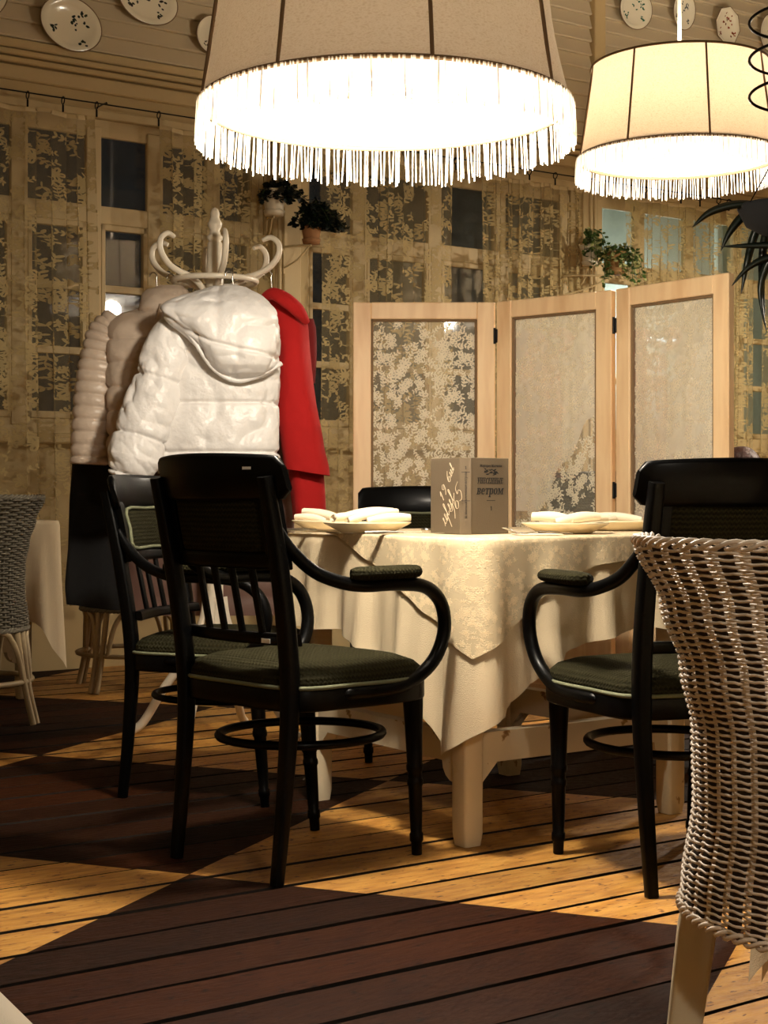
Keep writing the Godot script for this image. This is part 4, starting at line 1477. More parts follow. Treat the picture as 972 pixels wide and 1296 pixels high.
# ---------------------------------------------------------------- coat stand and clothes
func coat_stand():
	var t = thing("coat_stand", "white bentwood coat stand with curled hooks, loaded with coats", "coat stand", Transform3D(Basis(), Vector3(-0.596, 0, -5.43)))
	var s := st()
	lathe(s, [[0.001, 0.16], [0.03, 0.16], [0.034, 0.2], [0.03, 0.3], [0.028, 0.9], [0.027, 1.45], [0.030, 1.5], [0.032, 1.56], [0.029, 1.66], [0.026, 1.745], [0.02, 1.752], [0.028, 1.76], [0.029, 1.768], [0.02, 1.777], [0.017, 1.79], [0.024, 1.805], [0.026, 1.815], [0.018, 1.83], [0.015, 1.838], [0.017, 1.85], [0.011, 1.866], [0.001, 1.872]], 28)
	mi("pole", s, M.stand_white, t)
	for k in 6:
		var a := TAU * k / 6 + 0.26
		var d := Vector3(cos(a), 0, sin(a))
		var c := []
		for q in [[0.03, 1.50], [0.05, 1.575], [0.10, 1.615], [0.16, 1.632], [0.205, 1.655], [0.236, 1.695], [0.236, 1.735], [0.208, 1.757], [0.178, 1.748]]:
			c.append(d * q[0] + Vector3.UP * q[1])
		s = st()
		var pts := spline(c, 5)
		var rr := []
		for i in pts.size(): rr.append(lin([[0, 0.0135], [0.6, 0.0135], [0.9, 0.0115], [1, 0.009]], float(i) / (pts.size() - 1)))
		for i in rr.size(): rr[i] *= 0.8
		tube(s, pts, rr, 10)
		mi("hook", s, M.stand_white, t)
	s = st()
	var ring := []
	for i in 48: ring.append(Vector3(cos(TAU * i / 48) * 0.145, 1.612, sin(TAU * i / 48) * 0.145))
	tube(s, ring, 0.0105, 10, true)
	mi("hoop", s, M.stand_white, t)
	for k in 4:
		var a := TAU * k / 4 + 0.25
		var d := Vector3(cos(a), 0, sin(a))
		var c := []
		for q in [[0.03, 0.50], [0.05, 0.40], [0.13, 0.26], [0.2, 0.16], [0.27, 0.05], [0.315, 0.016]]: c.append(d * q[0] + Vector3.UP * q[1])
		s = st()
		tube(s, spline(c, 5), 0.0155, 10)
		mi("foot", s, M.stand_white, t)

var wr := FastNoiseLite.new()

func tbl_spline(rows, y: float, k: int) -> float:
	var n: int = rows.size()
	if y <= rows[0][0]: return rows[0][k]
	for i in range(1, n):
		if y <= rows[i][0]:
			var a = rows[maxi(i - 2, 0)][k]
			var b = rows[i - 1][k]
			var c = rows[i][k]
			var d = rows[mini(i + 1, n - 1)][k]
			var t: float = (y - rows[i - 1][0]) / (rows[i][0] - rows[i - 1][0])
			return cubic_interpolate(b, c, a, d, t)
	return rows[n - 1][k]

# a garment body lofted through rows [row in frame, left, right, thickness in m, shift towards us in m] at depth z
func body_loft(s, rows, z: float, nf: int, segs: int, disp: Callable, top_cap := true, skew := 0.0):
	var rings := []
	var y0: float = rows[0][0]
	var y1: float = rows[-1][0]
	for i in nf + 1:
		var y := lerpf(y0, y1, float(i) / nf)
		var xl := tbl_spline(rows, y, 1)
		var xr := tbl_spline(rows, y, 2)
		var th := tbl_spline(rows, y, 3) / 2
		var zo := tbl_spline(rows, y, 4)
		var c := at((xl + xr) / 2, y, z) + Vector3(0, 0, zo)
		var rx := (xr - xl) / 2 * z / F
		var ring := PackedVector3Array()
		for j in segs:
			var a := TAU * j / segs
			var ca := cos(a)
			var sa := sin(a)
			var px: float = signf(ca) * pow(absf(ca), 0.8)
			var pz: float = signf(sa) * pow(absf(sa), 0.8)
			var p := c + Vector3(px * rx, skew * px * rx * 0.0, pz * th)
			var o: float = disp.call(a, y, p)
			ring.append(p + Vector3(ca, 0, sa) * o + Vector3(0, -skew * px * rx * clampf((y - y0) / (y1 - y0), 0, 1), 0))
		rings.append(ring)
	loft(s, rings, Vector2.ONE, top_cap, true)

func limb(s, ctrl, radii, per: int, segs: int, disp: Callable, squash := 0.8):
	var pts := spline(ctrl, per)
	var rings := []
	var m: int = pts.size()
	for i in m:
		var v := float(i) / (m - 1)
		var tn: Vector3 = (pts[mini(i + 1, m - 1)] - pts[maxi(i - 1, 0)]).normalized()
		var sd := tn.cross(Vector3.BACK).normalized()
		var fw := sd.cross(tn)
		var f: float = v * (radii.size() - 1)
		var i0 := mini(int(f), radii.size() - 2)
		var r: float = lerpf(radii[i0], radii[i0 + 1], f - i0)
		var ring := PackedVector3Array()
		for j in segs:
			var a := TAU * j / segs
			var dir := sd * cos(a) + fw * sin(a) * squash
			ring.append(pts[i] + dir * (r + disp.call(a, v, pts[i] + dir * r)))
		rings.append(ring)
	loft(s, rings)

func puff(v: float, seams) -> float:      # 0 at a seam, 1 midway between two
	for i in range(1, seams.size()):
		if v <= seams[i]:
			var t: float = clampf((v - seams[i - 1]) / (seams[i] - seams[i - 1]), 0, 1)
			return pow(sin(PI * t), 0.4)
	return 0.0

func coats():
	wr.seed = 5
	wr.frequency = 1.0
	wr.fractal_octaves = 3
	var wrinkle = func(p: Vector3, fx: float, fy: float) -> float: return wr.get_noise_3d(p.x * fx, p.y * fy, p.z * fx)
	var wr2 := FastNoiseLite.new()
	wr2.seed = 9
	wr2.frequency = 1.0
	wr2.fractal_type = FastNoiseLite.FRACTAL_RIDGED
	wr2.fractal_octaves = 2
	var ridge = func(p: Vector3, fx: float, fy: float) -> float:      # sharp crease lines, slanting
		return pow(maxf(0.0, wr2.get_noise_3d((p.x + p.y * 0.6) * fx, (p.y - p.x * 0.5) * fy, p.z * fx)), 2.0)
	var gather = func(p: Vector3, y: float, lines) -> float:          # stitched groove with small puckers beside it
		var o := 0.0
		for l in lines:
			var d: float = absf(y - l)
			if d < 30.0:
				o -= 0.009 * exp(-pow(d / 2.2, 2))
				o += 0.006 * exp(-d / 9.0) * wr.get_noise_3d(p.x * 75.0, p.y * 6.0, p.z * 75.0)
		return o
	var hook = func(parent, x: float, y0: float, y1: float, z: float):
		var sh := st()
		var c := [at(x - 6, y0 + 6, z), at(x - 4, y0 + 1, z), at(x, y0, z), at(x + 4, y0 + 4, z), at(x + 3, y0 + 10, z), at(x + 5, y1, z)]
		tube(sh, spline(c, 4), 0.0022, 6)
		mi("hanger_hook", sh, M.steel, parent)
	# ---- white hooded puffer, its back to us
	var z := 5.16
	var t = thing("white_jacket", "white hooded puffer jacket hanging in front on the coat stand", "jacket", Transform3D())
	var s := st()
	var seams := [385.0, 426.0, 511.0, 573.0, 600.0]
	body_loft(s, [[385, 262, 330, 0.06, 0.0], [395, 240, 338, 0.10, 0], [408, 222, 346, 0.13, 0], [430, 212, 352, 0.16, 0.01], [470, 210, 352, 0.18, 0.01], [511, 209, 350, 0.18, 0.01], [545, 203, 351, 0.19, 0.01], [575, 198, 352, 0.18, 0.01], [600, 200, 351, 0.15, 0.01]], z, 170, 150,
		func(a, y, p): return 0.010 * puff(y, seams) + 0.007 * wrinkle.call(p, 9.0, 5.0) - 0.016 * ridge.call(p, 4.0, 2.8) + gather.call(p, y, [426.0, 511.0, 573.0]))
	mi("jacket_body", s, M.white_coat, t)
	s = st()
	var sl := [0.0, 0.36, 0.66, 0.93, 1.0]
	limb(s, [at(228, 408, z - 0.05), at(214, 440, z - 0.06), at(198, 490, z - 0.07), at(182, 540, z - 0.08), at(170, 580, z - 0.09), at(163, 606, z - 0.09)], [0.05, 0.070, 0.078, 0.082, 0.084, 0.056], 28, 90,
		func(a, v, p): return 0.012 * puff(v, sl) + 0.008 * wrinkle.call(p, 12.0, 7.0) - 0.018 * ridge.call(p, 4.6, 3.4) + gather.call(p, v * 220.0, [79.0, 145.0, 204.0]))
	mi("sleeve", s, M.white_coat, t)
	s = st()
	limb(s, [at(325, 410, z + 0.06), at(330, 450, z + 0.09), at(331, 520, z + 0.10), at(330, 590, z + 0.10)], [0.04, 0.05, 0.052, 0.045], 12, 24,
		func(a, v, p): return 0.01 * puff(v, sl) + 0.008 * wrinkle.call(p, 12.0, 7.0))
	mi("sleeve", s, M.white_coat, t)
	# hood: a slack bag lying over the shoulders
	s = st()
	body_loft(s, [[362, 280, 300, 0.05, 0.03], [366, 266, 313, 0.09, 0.05], [376, 238, 332, 0.14, 0.07], [386, 215, 343, 0.18, 0.09], [396, 207, 352, 0.21, 0.10], [410, 215, 357, 0.23, 0.11], [425, 234, 359, 0.24, 0.11], [440, 250, 358, 0.25, 0.11], [455, 262, 357, 0.25, 0.11], [468, 271, 355, 0.22, 0.11], [477, 282, 347, 0.17, 0.11], [482, 296, 335, 0.11, 0.11], [485, 306, 322, 0.04, 0.11]], z, 140, 150,
		func(a, y, p): return 0.008 * wrinkle.call(p, 8.0, 6.0) - 0.016 * ridge.call(p, 4.2, 3.6) - 0.011 * exp(-pow((y - lin([[205, 398], [239, 424], [275, 440], [310, 449], [358, 457]], 486.0 + p.x * F / z)) / 2.6, 2)) - 0.014 * exp(-pow((p.x - (-0.548 + (y - 362) * 0.0002)) / 0.012, 2)) * clampf((440 - y) / 40, 0, 1))
	mi("hood", s, M.white_coat, t)
	s = st()
	var hc := []
	for q in [[209, 396, 0.0], [240, 424, 0.10], [270, 466, 0.09], [300, 482, 0.07], [330, 474, 0.08], [356, 460, 0.03]]: hc.append(at(q[0], q[1], z - 0.09 - q[2] * 0.7))
	tube(s, spline(hc, 8), 0.008, 10)
	mi("hood_hem", s, M.white_coat, t)
	hook.call(t, 291, 343, 366, z - 0.05)
	# ---- beige down jacket
	z = 5.42
	t = thing("beige_jacket", "beige quilted down jacket with finely ribbed sleeve, hanging behind the white one", "jacket", Transform3D())
	var bs := [395.0, 432.0, 462.0, 492.0, 522.0, 552.0, 586.0]
	s = st()
	body_loft(s, [[392, 172, 240, 0.05, 0.02], [400, 155, 244, 0.10, 0.03], [415, 146, 244, 0.14, 0.05], [440, 144, 243, 0.17, 0.06], [500, 143, 240, 0.18, 0.06], [586, 145, 236, 0.18, 0.06]], z, 140, 100,
		func(a, y, p): return 0.016 * puff(y, bs) - 0.006 * ridge.call(p, 5.0, 4.0) + 0.004 * wrinkle.call(p, 14.0, 9.0))
	mi("jacket_body", s, M.beige_coat, t)
	s = st()
	var fs := []
	for i in 15: fs.append(lerpf(0.14, 1.0, i / 14.0))
	fs.push_front(0.0)
	limb(s, [at(152, 404, z - 0.02), at(136, 425, z - 0.03), at(124, 470, z - 0.04), at(116, 530, z - 0.05), at(113, 588, z - 0.05)], [0.042, 0.062, 0.062, 0.058, 0.056], 46, 50,
		func(a, v, p): return 0.012 * puff(v, fs) + 0.003 * wrinkle.call(p, 20.0, 12.0))
	mi("sleeve", s, M.beige_coat, t)
	s = st()
	body_loft(s, [[362, 200, 232, 0.06, 0.0], [368, 186, 238, 0.10, 0.01], [378, 180, 240, 0.13, 0.02], [392, 178, 238, 0.14, 0.03], [402, 182, 234, 0.10, 0.03]], z, 24, 48,
		func(a, y, p): return 0.006 * wrinkle.call(p, 16.0, 12.0))
	var col = mi("collar", s, M.beige_coat, t)
	s = st()
	box(s, Vector3(0.05, 0.022, 0.004), Transform3D(Basis(Vector3.BACK, 0.35), at(217, 388, z - 0.115)), 0.001)
	mi("neck_label", s, M.black_cloth, col)
	s = st()
	tube(s, spline([at(206, 385, z - 0.11), at(200, 410, z - 0.115), at(190, 438, z - 0.115)], 5), 0.011, 8)
	mi("front_edge", s, M.beige_coat, t)
	hook.call(t, 217, 347, 366, z + 0.0)
	# ---- black coat below the beige jacket
	z = 5.56
	t = thing("black_coat", "long plain black coat hanging below the beige jacket", "coat", Transform3D())
	s = st()
	body_loft(s, [[420, 130, 190, 0.06, 0], [440, 112, 200, 0.08, 0], [560, 94, 180, 0.10, 0], [620, 90, 163, 0.11, 0.0], [700, 87, 161, 0.11, 0.0], [745, 84, 160, 0.11, 0], [768, 86, 157, 0.11, 0]], z, 50, 48,
		func(a, y, p): return 0.008 * sin(a * 5.0 + 1.0) * clampf((y - 560) / 160, 0, 1) + 0.004 * wrinkle.call(p, 8.0, 3.0), true, 0.12)
	mi("coat_body", s, M.black_cloth, t)
	hook.call(t, 195, 345, 420, z)
	# ---- pale pink quilted coat behind everything
	z = 5.68
	t = thing("pink_coat", "long dusty pink quilted coat at the back of the coat stand", "coat", Transform3D())
	s = st()
	var ps := []
	for i in 14: ps.append(395.0 + i * 30)
	body_loft(s, [[395, 250, 310, 0.05, 0], [410, 215, 345, 0.07, 0], [450, 195, 360, 0.08, 0], [640, 175, 371, 0.08, 0], [778, 155, 366, 0.08, 0]], z, 90, 60,
		func(a, y, p): return 0.008 * puff(y, ps))
	mi("coat_body", s, M.pink_quilt, t)
	hook.call(t, 262, 345, 398, z)
	# ---- red coat, seen edge-on
	z = 5.40
	t = thing("red_coat", "bright red wool coat hanging at the coat stand's outer hook", "coat", Transform3D())
	s = st()
	body_loft(s, [[372, 333, 352, 0.05, 0], [382, 334, 366, 0.10, 0], [395, 338, 384, 0.16, 0], [412, 346, 391, 0.20, 0], [440, 352, 393, 0.22, 0], [480, 352, 397, 0.23, 0], [520, 351, 404, 0.23, 0], [560, 357, 411, 0.23, 0], [598, 362, 418, 0.22, 0]], z, 70, 48,
		func(a, y, p): return 0.006 * sin(a * 3.0 + y * 0.01) * clampf((y - 400) / 120, 0, 1) + 0.005 * wrinkle.call(p, 8.0, 4.0), true, 0.16)
	mi("coat_body", s, M.red_coat, t)
	s = st()
	body_loft(s, [[560, 364, 406, 0.14, -0.02], [610, 366, 410, 0.16, -0.02], [650, 370, 412, 0.16, -0.02], [662, 371, 411, 0.15, -0.02]], z + 0.02, 16, 36,
		func(a, y, p): return 0.004 * sin(a * 4.0))
	mi("coat_skirt", s, M.red_coat, t)
	s = st()
	body_loft(s, [[404, 380, 397, 0.05, 0], [415, 380, 400, 0.06, 0], [450, 382, 401, 0.06, 0], [485, 384, 399, 0.05, 0]], z + 0.10, 16, 20, func(a, y, p): return 0.0)
	mi("lapel", s, M.dark_red, t)
	s = st()
	limb(s, [at(334, 377, z - 0.10), at(346, 372, z - 0.13), at(362, 380, z - 0.15), at(377, 393, z - 0.14), at(388, 408, z - 0.10)], [0.014, 0.022, 0.026, 0.024, 0.012], 8, 16, func(a, v, p): return 0.0, 0.9)
	mi("collar", s, M.red_coat, t)
	hook.call(t, 340, 343, 375, z)

# ---------------------------------------------------------------- curtains
func curtain(label: String, s0: float, s1: float, seed_: int, pleat: float, deep: float, hem := 0.32):
	rng.seed = seed_
	var t = thing("lace_curtain", label, "curtain", WT * Transform3D(Basis(), Vector3((s0 + s1) / 2, 0, 0.115)), "lace curtains along the window wall")
	var w := s1 - s0
	var np := int(w / pleat)
	var amp := []
	var pos := []
	for i in np + 2:
		amp.append(rng.randf_range(0.3, 1.0))
		pos.append(rng.randf_range(-0.25, 0.25))
	var cols := np * 18
	var rows := []
	for r in 25:
		var v := r / 24.0
		var y := lerpf(2.715, hem, v)
		var row := PackedVector3Array()
		for c in cols + 1:
			var u := float(c) / cols * np
			var k := int(u)
			var f: float = u - k
			var am: float = lerpf(amp[mini(k, np)], amp[mini(k + 1, np)], f)
			var ph: float = TAU * (f + lerpf(pos[mini(k, np)], pos[mini(k + 1, np)], f))
			var open := 0.55 + 0.45 * minf(1.0, v * 4.0)
			var x := -w / 2 + u / np * w + deep * am * pleat * 0.33 * sin(2.0 * ph) * open
			var z := 0.026 * deep * am * sin(ph) * open + 0.006 * sin(u * 2.3 + v * 5.0)
			x += 0.012 * sin(v * 4.0 + u * 0.7)
			row.append(Vector3(x, y - 0.012 * (1.0 - v) * absf(sin(PI * u / 2.0)), z))
		rows.append(row)
	var s := st()
	grid(s, rows, false, Vector2(w * 1.45, (2.715 - hem) / 1.38), false, Vector2(rng.randf(), rng.randf()))
	mi("lace_cloth", s, M.curtain, t)
	# tape along the top, clip rings
	s = st()
	var top := []
	for p in rows[0]: top.append(p + Vector3(0, -0.006, 0))
	bar(s, top, 0.004, 0.022)
	mi("heading", s, M.frame, t)
	var n := maxi(2, int(w / 0.16))
	for i in n + 1:
		var x := -w / 2 + w * i / n + rng.randf_range(-0.02, 0.02)
		s = st()
		var ring := []
		for j in 16: ring.append(Vector3(x, 2.7685 + sin(TAU * j / 16) * 0.018, cos(TAU * j / 16) * 0.018).rotated(Vector3.UP, 0))
		tube(s, ring, 0.003, 6, true)
		boxat(s, Vector3(x - 0.004, 2.712, -0.005), Vector3(x + 0.004, 2.748, 0.005), 0.002)
		mi("clip_ring", s, M.black_metal, t)

func curtains():
	for q in [[-0.5, 1.5, "thin dark curtain wire above the windows behind the coat stand"], [1.66, 3.72, "thin dark curtain wire above the windows behind the folding screen"], [3.8, 6.3, "thin dark curtain wire above the windows by the ivy pots"]]:
		var t = thing("curtain_wire", q[2], "curtain rod", WT * Transform3D(Basis(), Vector3(q[0], 0, 0.115)))
		var s := st()
		tube(s, [Vector3(0, 2.78, 0), Vector3(q[1] - q[0], 2.78, 0)], 0.0035, 8)
		mi("wire", s, M.black_metal, t)
		for x in [0.02, (q[1] - q[0]) / 2, q[1] - q[0] - 0.02]:
			s = st()
			tube(s, [Vector3(x, 2.79, -0.115), Vector3(x, 2.79, 0.0), Vector3(x, 2.778, 0.006)], 0.004, 6)
			mi("bracket", s, M.black_metal, t)
	curtain("flower-patterned lace curtain over the windows above the grey wicker chair", -0.62, 0.445, 3, 0.13, 0.55)
	curtain("lace curtain gathered between the bare dark pane and the pilaster, behind the coat stand", 0.80, 1.43, 4, 0.11, 0.6)
	curtain("flower-patterned lace curtain behind the red coat and the screen's first panel", 1.72, 2.655, 5, 0.13, 0.45)
	curtain("closely pleated lace curtain beside the narrow bare pane, above the screen", 2.83, 3.60, 6, 0.085, 1.0)
	curtain("pale lace curtain behind the trailing ivy pots", 3.95, 4.80, 8, 0.14, 0.7)
	curtain("pale lace curtain above the screen's last panel, before the bluish panes", 4.88, 5.12, 9, 0.09, 1.0)
	curtain("lace curtain at the end of the window row, behind the seated child", 5.16, 6.2, 10, 0.12, 0.9)
	rng.seed = 99

# ---------------------------------------------------------------- plates on the boards above the windows
func wall_plates():
	var sets := [
		[-30, -16, 0.15, 1.0, Color(0.25, 0.28, 0.3), "round plate at the very edge of the boards, cut off above the curtain"],
		[88, 31, 0.163, 0.78, Color(0.12, 0.14, 0.16), "oval china platter with dark flowers on the boards above the bare pane"],
		[185, 0, 0.168, 0.72, Color(0.2, 0.16, 0.18), "pale platter with small flower sprigs high on the boards, cut by the frame's top"],
		[268, 45, 0.10, 1.0, Color(0.4, 0.35, 0.3), "pale wall plate half hidden behind the big lamp's shade"],
		[802, 12, 0.137, 0.92, Color(0.12, 0.36, 0.3), "round wall plate with a green bouquet above the second lamp"],
		[863, 14, 0.098, 1.25, Color(0.42, 0.4, 0.45), "tall oval wall plate behind the second lamp's cord"],
		[918, 33, 0.115, 1.1, Color(0.6, 0.22, 0.12), "octagonal wall plate with a red flower above the second lamp"],
		[972, 42, 0.10, 1.25, Color(0.4, 0.4, 0.4), "oval wall plate above the wire spiral at the frame's edge"]]
	for i in sets.size():
		var q = sets[i]
		rng.seed = 40 + i
		var p := wall_at(q[0], q[1], 0.05)
		var roll: float = [0.0, -0.25, -0.2, 0.3, 0.1, 0.0, 0.2, 0.0][i]
		var t = thing("wall_plate", q[5], "plate", Transform3D(Basis(Vector3.UP, YAW) * Basis(Vector3.RIGHT, PI / 2 + (0.10)) * Basis(Vector3.UP, roll), p), "painted plates on the wall boards")
		var R: float = q[2]
		var asp: float = q[3]
		var im := Image.create(128, 128, false, Image.FORMAT_RGBA8)
		im.fill(Color(0.93, 0.9, 0.8))
		var c: Color = q[4]
		for b in [[Vector2(80, 46), 1.0], [Vector2(34, 84), 0.4], [Vector2(96, 92), 0.3]]:
			for k in int(14 * b[1]) + 2:
				var o := Vector2(rng.randfn(0, 9 * b[1] + 2), rng.randfn(0, 9 * b[1] + 2))
				spot(im, b[0].x + o.x, b[0].y + o.y, rng.randf_range(2, 5), rng.randf_range(1.5, 3), rng.randf() * 3, c.lerp(Color(0.2, 0.3, 0.15), rng.randf() * 0.5))
		var m := mat(Color(1, 1, 1), 0.15, {"albedo_texture": tex(im)})
		var seg := 8 if i == 6 else 48
		var s := st()
		var rings := []
		for e in [[0.55, 0.0], [0.62, 0.0], [0.97, 0.018], [1.0, 0.022], [0.98, 0.025], [0.74, 0.011], [0.66, 0.005], [0.3, 0.005], [0.01, 0.005]]:
			var ring := PackedVector3Array()
			for j in seg:
				var a := TAU * j / seg + 0.3
				ring.append(Vector3(cos(a) * R * e[0], e[1], sin(a) * R * e[0] * asp))
			rings.append(ring)
		s.set_smooth_group(0)
		for k in rings.size() - 1:
			for j in seg:
				var jj := (j + 1) % seg
				for v in [rings[k][j], rings[k][jj], rings[k + 1][jj], rings[k][j], rings[k + 1][jj], rings[k + 1][j]]:
					s.set_uv(Vector2(v.x / R * 0.5 + 0.5, v.z / R / asp * 0.5 + 0.5))
					s.add_vertex(v)
		mi("dish", s, m, t)
		s = st()
		var rr := []
		for j in seg:
			var a := TAU * j / seg + 0.3
			rr.append(Vector3(cos(a) * R * 0.99, 0.0235, sin(a) * R * 0.99 * asp))
		tube(s, rr, 0.003, 6, true)
		mi("gilt_rim", s, M.shade_trim, t)
	rng.seed = 99

# ---------------------------------------------------------------- plants
func ivy_leaf(s, p: Vector3, d: Vector3, up: Vector3, l: float):
	var sd := d.cross(up).normalized()
	var u := sd.cross(d).normalized()
	var pts := []
	for q in [[0, 0, 0], [0.15, 0.42, 0.08], [0.4, 0.3, 0.03], [0.55, 0.46, 0.1], [1.0, 0, 0.0], [0.55, -0.46, 0.1], [0.4, -0.3, 0.03], [0.15, -0.42, 0.08]]:
		pts.append(p + (d * q[0] + sd * q[1] - u * q[2]) * l)
	s.set_smooth_group(-1)
	for k in range(1, 7):
		for v in [pts[0], pts[k], pts[k + 1]]: s.add_vertex(v)

func ivy(t, n_vines: int, spread: float, drop: float, leafm, leaf: float, top: Vector3, rise: float):
	var sl := st()
	var sp := st()
	var ss := st()
	for i in n_vines:
		var a := rng.randf() * TAU
		var d := Vector3(cos(a), 0, absf(sin(a)) * 0.8 + 0.1)
		var r := rng.randf_range(0.3, 1.0) * spread
		var dp := rng.randf_range(0.1, 1.0) * drop
		var ri := rng.randf_range(0.2, 1.0) * rise
		var pts := spline([top + d * 0.01, top + d * r * 0.35 + Vector3.UP * ri, top + d * r * 0.8 + Vector3.UP * (ri * 0.5 - dp * 0.2), top + d * r + Vector3.UP * (-dp)], 5)
		tube(ss, pts, 0.0015, 4)
		for k in range(1, pts.size()):
			for c in (1 if k < 5 else 2):
				var dir := Vector3(rng.randf_range(-1, 1), rng.randf_range(-0.9, 0.5), rng.randf_range(-0.5, 1)).normalized()
				ivy_leaf(sl if rng.randf() < 0.65 else sp, pts[k] + dir * 0.006, dir, Vector3(rng.randf_range(-0.6, 0.6), 1, rng.randf_range(0, 1)).normalized(), leaf * rng.randf_range(0.6, 1.15))
	mi("vine", ss, M.leaf, t)
	var f = mi("foliage", sl, leafm, t)
	f.set_meta("kind", "stuff")
	var f2 = mi("foliage", sp, M.pale_leaf if leafm == M.leaf else leafm, t)
	f2.set_meta("kind", "stuff")

func plants():
	rng.seed = 61
	var pot = func(called: String, label: String, x: float, y: float, d: float, r: float, h: float, m, ax := 0.0, back := 0.1):
		var p := wall_at(x, y, d)
		var t = thing(called, label, "potted plant", Transform3D(Basis(Vector3.UP, YAW), p))
		var s := st()
		lathe(s, [[0.001, 0.0], [r * 0.66, 0.0], [r * 0.7, 0.005], [r * 0.92, h * 0.78], [r * 1.02, h * 0.8], [r * 1.04, h], [r * 0.96, h], [r * 0.9, h * 0.86], [0.001, h * 0.86]], 28)
		mi("pot", s, m, t)
		s = st()
		lathe(s, [[0.001, -0.012], [r * 0.75, -0.012], [r * 0.86, 0.012], [r * 0.82, 0.014], [r * 0.7, -0.001], [0.001, -0.001]], 28)
		mi("saucer", s, m, t)
		s = st()
		var w := back - d
		tube(s, spline([Vector3(0, -0.019, 0.0), Vector3(ax, -0.019, w + 0.02), Vector3(ax, -0.06, w + 0.008), Vector3(ax, -0.16, w + 0.007)], 4), 0.006, 6)
		tube(s, spline([Vector3(0, -0.019, -0.02), Vector3(ax * 0.5, -0.09, w * 0.5), Vector3(ax, -0.13, w + 0.009)], 4), 0.005, 6)
		mi("bracket", s, M.frame, t)
		return t
	var t = pot.call("ivy_pot", "white pot of upright ivy on the pipe beside the last windows", 747, 334, 0.2, 0.062, 0.11, M.white_pot, -0.01, 0.1)
	ivy(t, 10, 0.15, 0.17, M.leaf, 0.034, Vector3(0, 0.11, 0), 0.09)
	ivy(t, 3, 0.03, -0.13, M.leaf, 0.03, Vector3(-0.01, 0.11, 0), 0.06)
	t = pot.call("ivy_pot", "brown basket of trailing variegated ivy above the screen's last panel", 778, 345, 0.30, 0.07, 0.12, M.basket, -0.24, 0.1)
	ivy(t, 14, 0.20, 0.19, M.leaf, 0.034, Vector3(0, 0.11, 0), 0.05)
	t = pot.call("ivy_pot", "plain clay pot high on the pilaster below the big lamp's fringe", 347, 270, 0.18, 0.066, 0.12, M.white_pot, 0.0, 0.09)
	ivy(t, 16, 0.15, 0.06, M.dark_leaf, 0.038, Vector3(0.03, 0.11, 0), 0.06)
	t = pot.call("ivy_pot", "small clay pot of dark ivy on a bracket beside the pilaster", 394, 306, 0.23, 0.058, 0.10, M.terracotta, -0.09, 0.09)
	ivy(t, 26, 0.17, 0.02, M.dark_leaf, 0.036, Vector3(0.01, 0.09, 0), 0.13)
	# drooping strap-leaved plant in a hanging bowl
	var p := at(988, 272, 4.5)
	t = thing("hanging_plant", "dark strap-leaved plant drooping from a hanging bowl beside the second lamp", "potted plant", Transform3D(Basis(), p))
	var s := st()
	lathe(s, [[0.001, -0.06], [0.05, -0.058], [0.1, -0.03], [0.125, 0.02], [0.12, 0.03], [0.1, 0.0], [0.001, -0.01]], 28)
	mi("bowl", s, M.black_cloth, t)
	s = st()
	var c := []
	for i in 80:
		var a := i * TAU / 24.0
		var y := 0.62 - i * 0.0045
		c.append(Vector3(cos(a) * 0.06 - 0.03, y, sin(a) * 0.06))
	c.push_front(Vector3(-0.0, 0.75, 0)); c.push_front(Vector3(0, 4.6 - p.y, 0))
	c.append(Vector3(0, 0.2, 0)); c.append(Vector3(0, 0.0, 0))
	tube(s, c, 0.0045, 6)
	for k in 3:
		var a := TAU * k / 3 + 0.5
		tube(s, [Vector3(0, 0.2, 0), Vector3(cos(a) * 0.122, 0.025, sin(a) * 0.122)], 0.002, 5)
	mi("hanger_wire", s, M.black_metal, t)
	var leaves := [[[-10, 260], [-60, 262], [-110, 285], [0.02]], [[-10, 262], [-40, 268], [-62, 290], [-76, 318]], [[-10, 268], [-30, 290], [-42, 330], [-50, 372]], [[-8, 270], [-20, 300], [-24, 352], [-20, 400]], [[-6, 268], [10, 300], [20, 350], [24, 380]], [[40, 312], [0, 310], [-40, 311], [-76, 312]], [[20, 330], [-10, 325], [-40, 338], [-62, 362]], [[-4, 262], [30, 250], [70, 265], [90, 300]], [[4, 320], [-14, 330], [-26, 368], [-18, 420]]]
	for i in leaves.size():
		var q = leaves[i]
		if i == 0: q = [[-10, 262], [-50, 258], [-88, 268], [-112, 288]]
		var ctrl := []
		var zz := rng.randf_range(-0.08, 0.08)
		for e in q: ctrl.append(at(988 + e[0], e[1], 4.5 + zz * (1.0 if ctrl.size() > 0 else 0.2)) - p)
		if i in [5, 6, 8]: ctrl.push_front(Vector3(0.0, 0.02, 0))
		var pts := spline(ctrl, 6)
		var rows := [PackedVector3Array(), PackedVector3Array(), PackedVector3Array(), PackedVector3Array()]
		for k in pts.size():
			var v := float(k) / (pts.size() - 1)
			var tn: Vector3 = (pts[mini(k + 1, pts.size() - 1)] - pts[maxi(k - 1, 0)]).normalized()
			var sd := tn.cross(Vector3(0.2, 0.3, 1)).normalized()
			var w: float = 0.0125 * sin(PI * clampf(0.12 + v * 0.88, 0, 1)) + 0.0006
			var fw := sd.cross(tn) * w * 0.4
			rows[0].append(pts[k] + sd * w)
			rows[1].append(pts[k] + fw)
			rows[2].append(pts[k] - sd * w)
			rows[3].append(pts[k] + fw + sd.cross(tn) * 0.0015)
		s = st()
		grid(s, [rows[0], rows[1], rows[2], rows[3], rows[0]])
		mi("leaf", s, M.dark_leaf, t)

